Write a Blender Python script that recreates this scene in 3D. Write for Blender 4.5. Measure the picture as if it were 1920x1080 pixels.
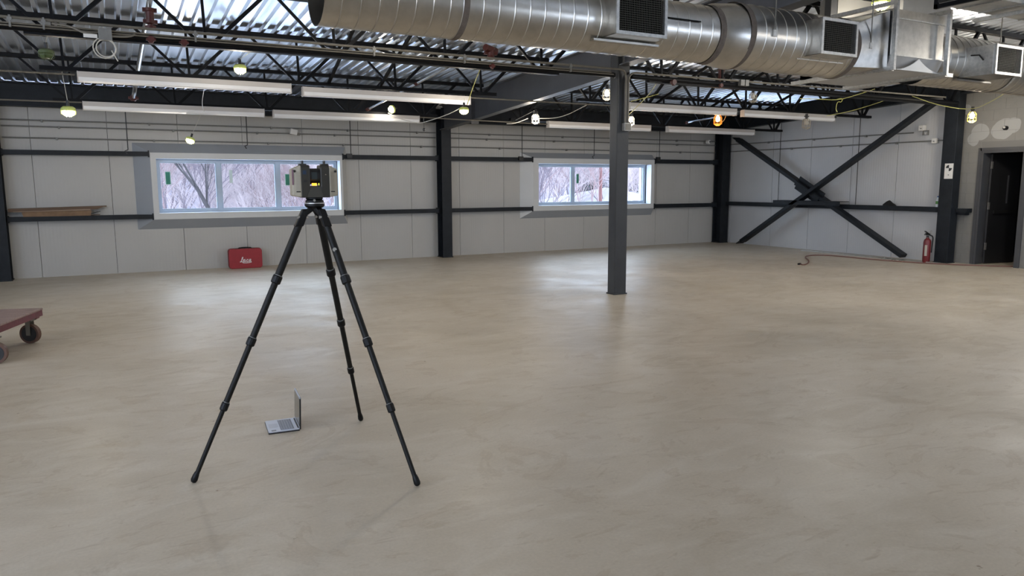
import bpy, math, random
from mathutils import Vector, Matrix, Euler
random.seed(7)
for o in list(bpy.data.objects): bpy.data.objects.remove(o)
S = bpy.context.scene; COL = S.collection
# ---------------------------------------------------------------- camera
F, YAW, PITCH, ROLL, H = 1393.14, 0.4957, 0.1394, 0.0035, 1.62
fw = Vector((math.sin(YAW)*math.cos(PITCH), math.cos(YAW)*math.cos(PITCH), -math.sin(PITCH)))
rt = Vector((math.cos(YAW), -math.sin(YAW), 0)); dn = fw.cross(rt)
cr, sr = math.cos(ROLL), math.sin(ROLL)
rr = cr*rt+sr*dn; dd = -sr*rt+cr*dn
CAMP = Vector((0, 0, H))
cam = bpy.data.cameras.new('camera'); co = bpy.data.objects.new('camera', cam); COL.objects.link(co)
cam.sensor_width = 36; cam.lens = F/1920*36; cam.clip_end = 500
m = Matrix.Identity(4)
for i in range(3): m[i][0] = rr[i]; m[i][1] = -dd[i]; m[i][2] = -fw[i]; m[i][3] = CAMP[i]
co.matrix_world = m; S.camera = co
# ---------------------------------------------------------------- world, lights, exposure
W = bpy.data.worlds.new('world'); S.world = W; W.use_nodes = True
wn = W.node_tree; bg = wn.nodes['Background']
tc = wn.nodes.new('ShaderNodeTexCoord'); nz = wn.nodes.new('ShaderNodeTexNoise'); nz.inputs['Scale'].default_value = 1.6; nz.inputs['Detail'].default_value = 4
rp = wn.nodes.new('ShaderNodeValToRGB'); rp.color_ramp.elements[0].color = (.56, .69, .95, 1); rp.color_ramp.elements[1].color = (.78, .87, 1, 1)
rp.color_ramp.elements[0].position = .35; rp.color_ramp.elements[1].position = .65
wn.links.new(tc.outputs['Generated'], nz.inputs['Vector']); wn.links.new(nz.outputs['Fac'], rp.inputs['Fac']); wn.links.new(rp.outputs['Color'], bg.inputs['Color'])
bg.inputs['Strength'].default_value = 10.5
def area(name, loc, tgt, sx, sy, power, col):
    l = bpy.data.lights.new(name, 'AREA'); l.shape = 'RECTANGLE'; l.size = sx; l.size_y = sy; l.energy = power; l.color = col
    o = bpy.data.objects.new(name, l); COL.objects.link(o); o.location = loc
    o.rotation_euler = (Vector(tgt)-Vector(loc)).to_track_quat('-Z', 'Y').to_euler(); return o
DAY = (.78, .88, 1.0); WARM = (1.0, .9, .76)
# portals that guide the sky light through both windows and the added wall openings
for nm, loc, tg_, w, h in (('daylight_portal_one',(2.54,15.95,1.6),(2.54,0,1.6),3.4,1.05),('daylight_portal_two',(10.68,15.95,1.6),(10.68,0,1.6),3.4,1.05),
        ('daylight_portal_three',(-4.0,-6.15,2.0),(-4.0,0,2.0),3.0,2.0),('daylight_portal_four',(12.4,-6.15,2.0),(12.4,0,2.0),4.4,2.0),('daylight_portal_five',(-8.15,-.5,1.9),(0,-.5,1.9),5.0,2.1)):
    o = area(nm, loc, tg_, w, h, 1, (1,1,1)); o.data.cycles.is_portal = True
S.view_settings.view_transform = 'Standard'; S.view_settings.look = 'None'; S.view_settings.gamma = 1
S.view_settings.use_curve_mapping = False; S.view_settings.exposure = 0.0
# ---------------------------------------------------------------- helpers
def ray(x, y): return rr*((x-960)/F)+dd*((y-540)/F)+fw
def P(x, y, ax, v):
    d = ray(x, y); t = (v-CAMP[ax])/d[ax]; return CAMP+d*t
class MB:
    def __init__(s): s.v = []; s.f = []; s.sm = False
    def add(s, vs, fs):
        n = len(s.v); s.v += [tuple(v) for v in vs]; s.f += [tuple(i+n for i in f) for f in fs]; return s
    def box(s, a, b):
        x0, y0, z0 = a; x1, y1, z1 = b
        if x0 > x1: x0, x1 = x1, x0
        if y0 > y1: y0, y1 = y1, y0
        if z0 > z1: z0, z1 = z1, z0
        return s.add([(x0,y0,z0),(x1,y0,z0),(x1,y1,z0),(x0,y1,z0),(x0,y0,z1),(x1,y0,z1),(x1,y1,z1),(x0,y1,z1)],
            [(0,3,2,1),(4,5,6,7),(0,1,5,4),(1,2,6,5),(2,3,7,6),(3,0,4,7)])
    def hexa(s, b4, t4):
        return s.add(list(b4)+list(t4), [(0,3,2,1),(4,5,6,7),(0,1,5,4),(1,2,6,5),(2,3,7,6),(3,0,4,7)])
    def bar(s, a, b, w, h, up=(0,0,1)):
        a = Vector(a); b = Vector(b); d = (b-a).normalized(); u = Vector(up)
        if abs(d.dot(u)) > .98: u = Vector((0,1,0))
        r = d.cross(u).normalized(); u = r.cross(d).normalized()
        q = [(-1,-1),(1,-1),(1,1),(-1,1)]
        return s.hexa([a+r*(i*w/2)+u*(j*h/2) for i, j in q], [b+r*(i*w/2)+u*(j*h/2) for i, j in q])
    def tube(s, pts, r, n=6, cap=True):
        pts = [Vector(p) for p in pts]; rs = r if isinstance(r, (list, tuple)) else [r]*len(pts)
        n0 = len(s.v); t0 = (pts[1]-pts[0]).normalized()
        u = t0.orthogonal().normalized()
        for i, p in enumerate(pts):
            if i == 0: t = t0
            elif i == len(pts)-1: t = (pts[i]-pts[i-1]).normalized()
            else:
                t = (pts[i+1]-pts[i]).normalized()+(pts[i]-pts[i-1]).normalized()
                t = t.normalized() if t.length > 1e-6 else t0
            u = (u-t*u.dot(t)); u = u.normalized() if u.length > 1e-6 else t.orthogonal().normalized()
            w = t.cross(u)
            for k in range(n):
                a = 2*math.pi*k/n; s.v.append(tuple(p+(u*math.cos(a)+w*math.sin(a))*rs[i]))
        for i in range(len(pts)-1):
            for k in range(n):
                a = n0+i*n+k; b = n0+i*n+(k+1)%n; s.f.append((a, b, b+n, a+n))
        if cap:
            s.f.append(tuple(n0+k for k in range(n))[::-1]); e = n0+(len(pts)-1)*n; s.f.append(tuple(e+k for k in range(n)))
        return s
    def cyl(s, a, b, r, n=12, r2=None): return s.tube([a, b], [r, r if r2 is None else r2], n)
    def lathe(s, prof, o=(0,0,0), axis='Z', n=24):
        n0 = len(s.v); o = Vector(o)
        for r, h in prof:
            for k in range(n):
                a = 2*math.pi*k/n; c, q = r*math.cos(a), r*math.sin(a)
                v = {'Z': (c,q,h), 'X': (h,c,q), 'Y': (c,h,-q)}[axis]; s.v.append(tuple(o+Vector(v)))
        for i in range(len(prof)-1):
            for k in range(n):
                a = n0+i*n+k; b = n0+i*n+(k+1)%n; s.f.append((a, b, b+n, a+n))
        if prof[0][0] > 1e-6: s.f.append(tuple(n0+k for k in range(n))[::-1])
        if prof[-1][0] > 1e-6: e = n0+(len(prof)-1)*n; s.f.append(tuple(e+k for k in range(n)))
        return s
    def prism(s, poly, off):
        off = Vector(off); n = len(poly); poly = [Vector(p) for p in poly]
        return s.add(poly+[p+off for p in poly], [tuple(range(n))[::-1], tuple(range(n, 2*n))]+[(i, (i+1)%n, (i+1)%n+n, i+n) for i in range(n)])
    def xf(s, M):
        s.v = [tuple(M @ Vector(v)) for v in s.v]; return s
    def mesh(s, name, mt, smooth=False):
        me = bpy.data.meshes.new(name); me.from_pydata(s.v, [], s.f); me.validate()
        if mt: me.materials.append(mt)
        if smooth:
            for p in me.polygons: p.use_smooth = True
        return me
def obj(name, mb, mt, parent=None, smooth=False, kind=None, label=None, bevel=0, auto=None):
    me = mb if isinstance(mb, bpy.types.Mesh) else mb.mesh(name, mt, smooth)
    o = bpy.data.objects.new(name, me); COL.objects.link(o)
    if parent: o.parent = parent
    if kind: o['kind'] = kind
    if label: o['label'] = label
    if bevel:
        b = o.modifiers.new('bevel', 'BEVEL'); b.width = bevel; b.segments = 2; b.limit_method = 'ANGLE'
    if smooth and not isinstance(mb, bpy.types.Mesh):
        import bmesh
        bm = bmesh.new(); bm.from_mesh(me)
        bmesh.ops.recalc_face_normals(bm, faces=bm.faces)
        for e in bm.edges:
            if len(e.link_faces) == 2 and e.calc_face_angle(0) > math.radians(35): e.smooth = False
        bm.to_mesh(me); bm.free()
    return o
def tag(o, label, cat, group=None):
    o['label'] = label; o['category'] = cat
    if group: o['group'] = group
    return o
def thing(name, label, cat, loc=(0,0,0), rz=0, group=None):
    o = bpy.data.objects.new(name, None); COL.objects.link(o); o.location = loc; o.rotation_euler = (0,0,rz); o.empty_display_size = .1
    return tag(o, label, cat, group)
def root(name, loc=(0,0,0)):
    o = bpy.data.objects.new(name, None); COL.objects.link(o); o.location = loc; o['kind'] = 'structure'; o.empty_display_size = .1; return o
def MAT(name, col, rough=.5, metal=0, var=0, vscale=5, bump=0, bscale=40, emis=None, estr=0, stretch=None, col2=None, spec=None):
    mt = bpy.data.materials.new(name); mt.use_nodes = True; nt = mt.node_tree; b = nt.nodes['Principled BSDF']
    b.inputs['Roughness'].default_value = rough; b.inputs['Metallic'].default_value = metal
    if spec is not None: b.inputs['Specular IOR Level'].default_value = spec
    c = (*col, 1); b.inputs['Base Color'].default_value = c
    if emis: b.inputs['Emission Color'].default_value = (*emis, 1); b.inputs['Emission Strength'].default_value = estr
    tcn = nt.nodes.new('ShaderNodeTexCoord'); mp = nt.nodes.new('ShaderNodeMapping'); nt.links.new(tcn.outputs['Object'], mp.inputs[0])
    if stretch: mp.inputs['Scale'].default_value = stretch
    if var or col2:
        n = nt.nodes.new('ShaderNodeTexNoise'); n.inputs['Scale'].default_value = vscale; n.inputs['Detail'].default_value = 6; n.inputs['Roughness'].default_value = .6
        nt.links.new(mp.outputs[0], n.inputs['Vector'])
        r = nt.nodes.new('ShaderNodeValToRGB'); r.color_ramp.elements[0].position = .3; r.color_ramp.elements[1].position = .7
        if col2: a, z = col, col2
        else: a = tuple(max(0, x*(1-var)) for x in col); z = tuple(min(1, x*(1+var)) for x in col)
        r.color_ramp.elements[0].color = (*a, 1); r.color_ramp.elements[1].color = (*z, 1)
        nt.links.new(n.outputs['Fac'], r.inputs['Fac']); nt.links.new(r.outputs['Color'], b.inputs['Base Color'])
    if bump:
        n2 = nt.nodes.new('ShaderNodeTexNoise'); n2.inputs['Scale'].default_value = bscale; n2.inputs['Detail'].default_value = 4
        nt.links.new(mp.outputs[0], n2.inputs['Vector'])
        bp = nt.nodes.new('ShaderNodeBump'); bp.inputs['Strength'].default_value = bump; bp.inputs['Distance'].default_value = .01
        nt.links.new(n2.outputs['Fac'], bp.inputs['Height']); nt.links.new(bp.outputs['Normal'], b.inputs['Normal'])
    return mt
STEEL = MAT('dark_painted_steel', (.012,.015,.019), .5, 0, .3, 6, .15, 60, spec=.25)
STEELB = MAT('black_steel', (.004,.0045,.006), .5, 0, .2, 9, spec=.15)
COLM = MAT('charcoal_column_paint', (.03,.031,.032), .45, 0, .2, 3, .15, 50)
GIRD = MAT('grey_primed_girder', (.07,.072,.078), .5, 0, .15, 2, .1, 40)
GALV = MAT('galvanized_duct', (.50,.475,.43), .3, 1, .12, 7, .06, 9)
GALV2 = MAT('bright_galvanized_sheet', (.50,.48,.44), .3, 1, .14, 14, .1, 6)
GALVD = MAT('dull_galvanized_sheet', (.5,.5,.49), .5, .8, .08, 4)
FRAMEG = MAT('zinc_frame', (.48,.47,.44), .4, .8, .2, 30)
MASTIC = MAT('brown_duct_sealant', (.13,.105,.085), .8, 0, .2, 30, .3, 80)
CONDM = MAT('conduit_zinc', (.19,.175,.145), .45, .5, .1, 20)
CONDG = MAT('grey_conduit', (.2,.2,.19), .5, .3, .1, 20)
PIPEM = MAT('chrome_pipe', (.62,.63,.65), .25, 1)
RED = MAT('red_fitting', (.065,.010,.007), .5, 0, .2, 30)
WHITE = MAT('white_plastic', (.7,.69,.66), .5)
FIXM = MAT('white_fixture_body', (.52,.49,.46), .5, 0, .04, 3)
LENS = MAT('fixture_lens', (.8,.8,.8), .35)
BLACK = MAT('black_plastic', (.012,.012,.012), .4)
YELW = MAT('yellow_cable', (.55,.52,.16), .5)
WIREW = MAT('white_cable', (.55,.53,.47), .5)
WINF = MAT('window_frame_grey_blue', (.40,.47,.55), .45, .1, .05, 4)
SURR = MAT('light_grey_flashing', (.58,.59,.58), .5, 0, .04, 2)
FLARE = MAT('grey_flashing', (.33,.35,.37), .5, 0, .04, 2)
LAMPON = MAT('lit_lamp', (1,1,1), .3, emis=(1,.97,.88), estr=14)
LAMPOR = MAT('lit_orange_lamp', (1,.8,.5), .3, emis=(1,.72,.42), estr=8)
SHADEBLK = MAT('register_shade_black', (.003,.003,.003), .9, spec=0); GRIDW = MAT('register_wire', (.13,.12,.10), .5, .5)
# ribbed insulated panel, with fine relief only
def panel_mat(name, col, axis):
    mt = MAT(name, col, .42, 0, .03, .8); nt = mt.node_tree; b = nt.nodes['Principled BSDF']
    tcn = nt.nodes.new('ShaderNodeTexCoord'); sx = nt.nodes.new('ShaderNodeSeparateXYZ'); nt.links.new(tcn.outputs['Object'], sx.inputs[0])
    mu = nt.nodes.new('ShaderNodeMath'); mu.operation = 'MULTIPLY'; mu.inputs[1].default_value = 2*math.pi/.057
    sn = nt.nodes.new('ShaderNodeMath'); sn.operation = 'SINE'
    nt.links.new(sx.outputs[axis], mu.inputs[0]); nt.links.new(mu.outputs[0], sn.inputs[0])
    bp = nt.nodes.new('ShaderNodeBump'); bp.inputs['Strength'].default_value = .22; bp.inputs['Distance'].default_value = .0022
    nt.links.new(sn.outputs[0], bp.inputs['Height']); nt.links.new(bp.outputs['Normal'], b.inputs['Normal'])
    return mt
PANEL = panel_mat('white_ribbed_panel', (.45,.44,.41), 'X'); PANELR = panel_mat('white_ribbed_panel_end', (.50,.505,.505), 'Y')
# deck metal
DECK = MAT('galvanized_deck', (.84,.88,.94), .28, .97, .06, 3, .005, 2, stretch=(1,.3,1))
# concrete floor
def floor_mat():
    mt = bpy.data.materials.new('concrete_floor'); mt.use_nodes = True; nt = mt.node_tree; N = nt.nodes; L = nt.links; b = N['Principled BSDF']
    tcn = N.new('ShaderNodeTexCoord')
    def noise(scale, detail=5, dist=0, st=(1,1,1), rot=0, rough=.6):
        mp = N.new('ShaderNodeMapping'); mp.inputs['Scale'].default_value = st; mp.inputs['Rotation'].default_value = (0,0,rot); L.new(tcn.outputs['Object'], mp.inputs[0])
        n = N.new('ShaderNodeTexNoise'); n.inputs['Scale'].default_value = scale; n.inputs['Detail'].default_value = detail; n.inputs['Distortion'].default_value = dist; n.inputs['Roughness'].default_value = rough
        L.new(mp.outputs[0], n.inputs['Vector']); return n.outputs['Fac']
    def ramp(f, p0, c0, p1, c1):
        r = N.new('ShaderNodeValToRGB'); e = r.color_ramp.elements; e[0].position = p0; e[0].color = (*c0,1); e[1].position = p1; e[1].color = (*c1,1); L.new(f, r.inputs['Fac']); return r.outputs['Color']
    def mix(a, bb, fac, mode='MIX'):
        m_ = N.new('ShaderNodeMix'); m_.data_type = 'RGBA'; m_.blend_type = mode
        if isinstance(fac, float): m_.inputs[0].default_value = fac
        else: L.new(fac, m_.inputs[0])
        L.new(a, m_.inputs[6]); L.new(bb, m_.inputs[7]); return m_.outputs[2]
    base = ramp(noise(.55, 6, .8), .35, (.47,.405,.31), .65, (.57,.50,.40))
    dust = ramp(noise(1.3, 8, 1.6, (1,2.2,1), .5), .45, (0,0,0), .72, (.55,.55,.55))
    sw = ramp(noise(.8, 9, 4.5, (1,1.6,1), .2, .62), .56, (1,1,1), .60, (.90,.875,.845)); sw2 = ramp(noise(.8, 9, 4.5, (1,1.6,1), .2, .62), .60, (1,1,1), .64, (1.12,1.13,1.15))
    tan = ramp(noise(1.9, 6, 1.2, (1,1,1), 1.1), .63, (0,0,0), .75, (.6,.6,.6)); tanc = ramp(noise(2, 2), 0, (.44,.35,.23), 1, (.47,.38,.26))
    d2 = ramp(noise(.9, 5), 0, (.62,.56,.465), 1, (.65,.60,.51))
    c = mix(base, d2, dust)
    st = ramp(noise(2.4, 7, 2.6, (1,3.5,1), -.35), .60, (1,1,1), .74, (.80,.76,.72)); c = mix(c, st, 1.0, 'MULTIPLY')
    st2 = ramp(noise(5.5, 8, 3.4, (2.6,1,1), .9, .7), .64, (1,1,1), .76, (.78,.73,.68)); c = mix(c, st2, 1.0, 'MULTIPLY')
    c = mix(c, sw, 1.0, 'MULTIPLY'); c = mix(c, sw2, .5, 'MULTIPLY'); c = mix(c, tanc, tan)
    gr = ramp(noise(60, 4), .3, (.94,.94,.94), .7, (1.05,1.05,1.05)); c = mix(c, gr, 1.0, 'MULTIPLY')
    pit = ramp(noise(16, 3, 0, (1,1,1), 0, .5), .735, (1,1,1), .77, (.55,.5,.46)); c = mix(c, pit, 1.0, 'MULTIPLY')
    L.new(c, b.inputs['Base Color'])
    rg = ramp(noise(1.1, 5, 1), .3, (.36,.36,.36), .75, (.55,.55,.55)); L.new(rg, b.inputs['Roughness'])
    bp = N.new('ShaderNodeBump'); bp.inputs['Strength'].default_value = .25; bp.inputs['Distance'].default_value = .006
    L.new(noise(7, 8, .8), bp.inputs['Height']); L.new(bp.outputs['Normal'], b.inputs['Normal'])
    return mt
FLOOR = floor_mat()
# ---------------------------------------------------------------- setting
YW, XW, XB = 15.5, 15.0, 15.12           # long back wall, end wall, block wall
RS = .0545
def deck_z(y): return 3.5+RS*(13.2-y)
def grid_floor():
    mb = MB(); mb.box((-8.3,-6.3,-.15),(19.5,YW+.25,0)); return mb
obj('floor', grid_floor(), FLOOR, kind='structure')
# corrugated deck, real flutes
def deck():
    mb = MB(); p = .171; d = .042; x = -8.3; prof = []
    while x < 19.3:
        prof += [(x, 0), (x+.042, 0), (x+.058, d), (x+.155, d)]; x += p
    y0, y1 = -6.3, YW+.28; n = len(prof)
    for y in (y0, y1):
        for t in (0, .03):
            mb.v += [(a, y, deck_z(y)+h+t) for a, h in prof]
    for i in range(n-1):
        mb.f.append((i, i+1, 2*n+i+1, 2*n+i)); mb.f.append((n+i, 3*n+i, 3*n+i+1, n+i+1))
    mb.f.append((0, 2*n, 3*n, n)); mb.f.append((n-1, 2*n-1, 4*n-1, 3*n-1))
    return mb
obj('ceiling', deck(), DECK, kind='structure')
# back wall built of its panels, cut round the two windows
W1 = (0.84, 4.26, 1.10, 2.10); W2 = (9.0, 12.36, 1.10, 2.09)
wb = root('wall_back')
JX = [-1.10, .085, 1.25, 2.40, 3.56, 4.72, 5.88, 7.04, 8.17, 9.29, 10.42, 11.54, 12.69, 13.83]
xs = [-8.3, -6.7, -5.6, -4.5, -3.35, -2.25]+JX+[15.2]
def wall_strip(x0, x1, ztop):
    mb = MB(); Y0, Y1 = YW, YW+.15; hit = False
    for a, b, c, d in (W1, W2):
        if x1 > a and x0 < b:
            hit = True; l = max(x0, a); r = min(x1, b)
            mb.box((l,Y0,0),(r,Y1,c)); mb.box((l,Y0,d),(r,Y1,ztop))
            if x0 < a: mb.box((x0,Y0,0),(a,Y1,ztop))
            if x1 > b: mb.box((b,Y0,0),(x1,Y1,ztop))
    if not hit: mb.box((x0,Y0,0),(x1,Y1,ztop))
    return mb
for a, b in zip(xs[:-1], xs[1:]): obj('panel', wall_strip(a+.0035, b-.0035, deck_z(YW)), PANEL, wb)
bk = MB()
for x0, x1, z0, z1 in ((-8.3,W1[0],0,3.4),(W1[0],W1[1],0,W1[2]),(W1[0],W1[1],W1[3],3.4),(W1[1],W2[0],0,3.4),(W2[0],W2[1],0,W2[2]),(W2[0],W2[1],W2[3],3.4),(W2[1],15.2,0,3.4)):
    bk.box((x0,YW+.12,z0),(x1,YW+.2,z1))
obj('backing', bk, STEEL, wb)
# end wall panels
wr = root('wall_right')
JY = [15.5, 15.12, 13.72, 12.55, 11.42, 10.3, 9.2]
def ej(y): return y
for a, b in zip(JY[:-1], JY[1:]):
    y0, y1 = b+.004, a-.004
    mb = MB().hexa([(XW,y0,0),(XW+.12,y0,0),(XW+.12,y1,0),(XW,y1,0)], [(XW,y0,deck_z(y0)),(XW+.12,y0,deck_z(y0)),(XW+.12,y1,deck_z(y1)),(XW,y1,deck_z(y1))])
    obj('panel', mb, PANELR, wr)
obj('backing', MB().box((XW+.1,9.1,0),(XW+.2,YW+.1,3.45)), STEEL, wr)
# block wall with the doorway
DY0, DY1, DZ = 7.78, 8.62, 2.24
BLK = MAT('painted_block', (.36,.35,.32), .8, 0, .1, 3, .35, 30)
def block_mat():
    mt = MAT('patched_block_wall', (.205,.2,.185), .8, 0, .07, 2.5, .3, 35); nt = mt.node_tree; b = nt.nodes['Principled BSDF']
    base = b.inputs['Base Color'].links[0].from_socket; prev = base
    tcn = nt.nodes.new('ShaderNodeTexCoord')
    nzz = nt.nodes.new('ShaderNodeTexNoise'); nzz.inputs['Scale'].default_value = 3.2; nt.links.new(tcn.outputs['Object'], nzz.inputs['Vector'])
    for (px, py, r) in ((1880,242,.2),(1900,236,.13),(1838,248,.16),(1825,262,.12),(1890,285,.16),(1812,205,.1)):
        c = P(px, py, 0, XB)
        vm = nt.nodes.new('ShaderNodeVectorMath'); vm.operation = 'DISTANCE'; vm.inputs[1].default_value = c
        nt.links.new(tcn.outputs['Object'], vm.inputs[0])
        ad = nt.nodes.new('ShaderNodeMath'); ad.operation = 'MULTIPLY_ADD'; ad.inputs[1].default_value = .12; nt.links.new(nzz.outputs['Fac'], ad.inputs[0]); nt.links.new(vm.outputs['Value'], ad.inputs[2])
        cp = nt.nodes.new('ShaderNodeMath'); cp.operation = 'LESS_THAN'; cp.inputs[1].default_value = r+.06; nt.links.new(ad.outputs[0], cp.inputs[0])
        mx = nt.nodes.new('ShaderNodeMix'); mx.data_type = 'RGBA'; nt.links.new(cp.outputs[0], mx.inputs[0]); nt.links.new(prev, mx.inputs[6]); mx.inputs[7].default_value = (.32,.32,.31,1); prev = mx.outputs[2]
    nt.links.new(prev, b.inputs['Base Color']); return mt
BLK = block_mat()
wd = root('wall_block')
bh, bl = .2, .42; row = 0; z = 0
while z < 3.85:
    y = 9.28-(bl/2 if row % 2 else 0)
    ys = [9.28]
    while y-bl > 5.4: y -= bl; ys.append(y) 
    for a, b in zip(ys[:-1], ys[1:]):
        zt = min(z+bh-.004, deck_z(a)); 
        segs = [(b+.004, a)]
        if z < DZ:
            segs = []
            if a > DY1: segs.append((max(b+.004, DY1), a))
            if b < DY0: segs.append((b+.004, min(a, DY0)))
        for s0, s1 in segs:
            if s1-s0 > .02: obj('block', MB().box((XB,s0,z),(XB+.2,s1,zt if z >= DZ or z+bh < DZ+.3 else zt)), BLK, wd)
    z += bh; row += 1
MORT = MAT('mortar', (.17,.165,.155), .9)
mm = MB().box((XB+.004,DY1,0),(XB+.18,9.28,3.65)); mm.box((XB+.004,5.4,0),(XB+.18,DY0,3.8)); mm.box((XB+.004,DY0,DZ),(XB+.18,DY1,3.65))
obj('mortar', mm, MORT, wd)
obj('wall_right_rest', MB().box((XB,-6.3,0),(XB+.2,5.4,4.6)), BLK, kind='structure')
PLAIN = MAT('plain_drywall', (.5,.5,.48), .7)
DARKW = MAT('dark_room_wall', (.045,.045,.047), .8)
# walls out of the photograph: front wall and left wall, with bare openings added to let sky light in
def wall_open(name, mk):
    mb = MB(); mk(mb); return obj(name, mb, PLAIN, kind='structure')
wall_open('wall_front', lambda b: (b.box((-8.3,-6.1,0),(19.3,-5.9,1.0)), b.box((-8.3,-6.1,3.0),(19.3,-5.9,4.6)), b.box((-8.3,-6.1,1),(-5.5,-5.9,3)), b.box((-2.5,-6.1,1),(10.2,-5.9,3)), b.box((14.6,-6.1,1),(19.3,-5.9,3))))
wall_open('wall_left', lambda b: (b.box((-8.1,-5.9,0),(-7.9,YW,.85)), b.box((-8.1,-5.9,2.95),(-7.9,YW,3.35)), b.box((-8.1,-5.9,.85),(-7.9,-3.0,2.95)), b.box((-8.1,2.0,.85),(-7.9,YW,2.95))))
# dark room behind the door
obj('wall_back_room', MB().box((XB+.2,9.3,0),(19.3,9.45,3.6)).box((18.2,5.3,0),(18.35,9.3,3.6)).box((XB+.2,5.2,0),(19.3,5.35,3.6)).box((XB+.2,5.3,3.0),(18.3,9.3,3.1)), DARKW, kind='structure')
# ---------------------------------------------------------------- windows
GLASS = bpy.data.materials.new('window_glass'); GLASS.use_nodes = True
nt = GLASS.node_tree; nt.nodes.clear(); ou = nt.nodes.new('ShaderNodeOutputMaterial'); mx = nt.nodes.new('ShaderNodeMixShader'); tr = nt.nodes.new('ShaderNodeBsdfTransparent'); gl = nt.nodes.new('ShaderNodeBsdfGlossy')
gl.inputs['Roughness'].default_value = .03; tr.inputs['Color'].default_value = (.94,.97,.98,1); mx.inputs[0].default_value = .02
nt.links.new(tr.outputs[0], mx.inputs[1]); nt.links.new(gl.outputs[0], mx.inputs[2]); nt.links.new(mx.outputs[0], ou.inputs[0])
STICK = MAT('green_sticker', (.03,.2,.13), .6); STICKW = MAT('sticker_border', (.6,.7,.68), .6)
def ring(mb, x0, x1, z0, z1, w, y0, y1):
    mb.box((x0,y0,z0),(x0+w,y1,z1)); mb.box((x1-w,y0,z0),(x1,y1,z1)); mb.box((x0+w,y0,z0),(x1-w,y1,z0+w)); mb.box((x0+w,y0,z1-w),(x1-w,y1,z1)); return mb
def window(name, Wn, outer, front, mull, stickers):
    r = root(name); x0, x1, z0, z1 = Wn; YF = 15.3
    fx0, fx1, fz0, fz1 = front; ox0, ox1, oz0, oz1 = outer
    # proud face board and its sloping returns to the wall
    mb = MB()
    a = [(x0,z0),(x1,z0),(x1,z1),(x0,z1)]; b = [(fx0,fz0),(fx1,fz0),(fx1,fz1),(fx0,fz1)]
    for i in range(4):
        j = (i+1) % 4
        mb.hexa([(a[i][0],YF,a[i][1]),(a[j][0],YF,a[j][1]),(b[j][0],YF,b[j][1]),(b[i][0],YF,b[i][1])], [(a[i][0],YF+.012,a[i][1]),(a[j][0],YF+.012,a[j][1]),(b[j][0],YF+.012,b[j][1]),(b[i][0],YF+.012,b[i][1])])
    obj('surround', mb, SURR, r)
    c = [(ox0,oz0),(ox1,oz0),(ox1,oz1),(ox0,oz1)]; yo = YW-.004
    for i in range(4):
        j = (i+1) % 4; mb = MB()
        mb.hexa([(b[i][0],YF+.001,b[i][1]),(b[j][0],YF+.001,b[j][1]),(c[j][0],yo,c[j][1]),(c[i][0],yo,c[i][1])], [(b[i][0],YF+.016,b[i][1]),(b[j][0],YF+.016,b[j][1]),(c[j][0],yo+.003,c[j][1]),(c[i][0],yo+.003,c[i][1])])
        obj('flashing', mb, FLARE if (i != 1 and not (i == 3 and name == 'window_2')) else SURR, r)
    # deep reveal lining
    mb = MB(); t = .015
    mb.box((x0-t,YF+.013,z0-t),(x0,YW+.3,z1+t)); mb.box((x1,YF+.013,z0-t),(x1+t,YW+.3,z1+t)); mb.box((x0,YF+.013,z0-t),(x1,YW+.3,z0)); mb.box((x0,YF+.013,z1),(x1,YW+.3,z1+t))
    obj('reveal', mb, MAT(name+'_reveal', (.72,.78,.85), .4), r)
    fy0, fy1 = YW+.03, YW+.1
    obj('frame', ring(MB(), x0, x1, z0, z1, .055, fy0, fy1), WINF, r)
    ed = [x0+.055]+mull+[x1-.055]
    for q in mull: obj('mullion', MB().box((q-.04,fy0-.004,z0+.055),(q+.04,fy1-.004,z1-.055)), WINF, r)
    for i in range(len(ed)-1):
        l = ed[i]+(.04 if i else 0); q = ed[i+1]-(.04 if i < len(ed)-2 else 0)
        obj('sash', ring(MB(), l, q, z0+.055, z1-.055, .018, fy0+.012, fy1-.02), WINF, r)
        obj('pane', MB().box((l+.018,fy0+.03,z0+.073),(q-.018,fy0+.036,z1-.073)), GLASS, r)
    for (px, py, w, h, wh) in stickers:
        p = P(px, py, 1, fy0+.026); s = obj('sticker', MB().box((p.x-w/2,p.y,p.z-h/2),(p.x+w/2,p.y+.002,p.z+h/2)), STICKW, r)
        obj('sticker_print', MB().box((p.x-w/2+.012,p.y-.002,p.z-h/2+.012),(p.x+w/2-.012,p.y-.0005,p.z+h/2-.012)), STICK if not wh else STICKW, s)
    return r
def mx_(px, y=350): return P(px, y, 1, YW+.06).x
window('window_1', W1, (.47,4.44,.80,2.39), (.745,4.31,.985,2.21), [mx_(411), mx_(521)], [(315,334,.1,.25,0),(433,331,.06,.25,1),(539,337,.1,.24,0)])
window('window_2', W2, (8.6,12.53,.80,2.35), (8.855,12.36+.1,.98,2.215), [mx_(1073), mx_(1140+8)], [(1083,335,.08,.24,0)])
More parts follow.
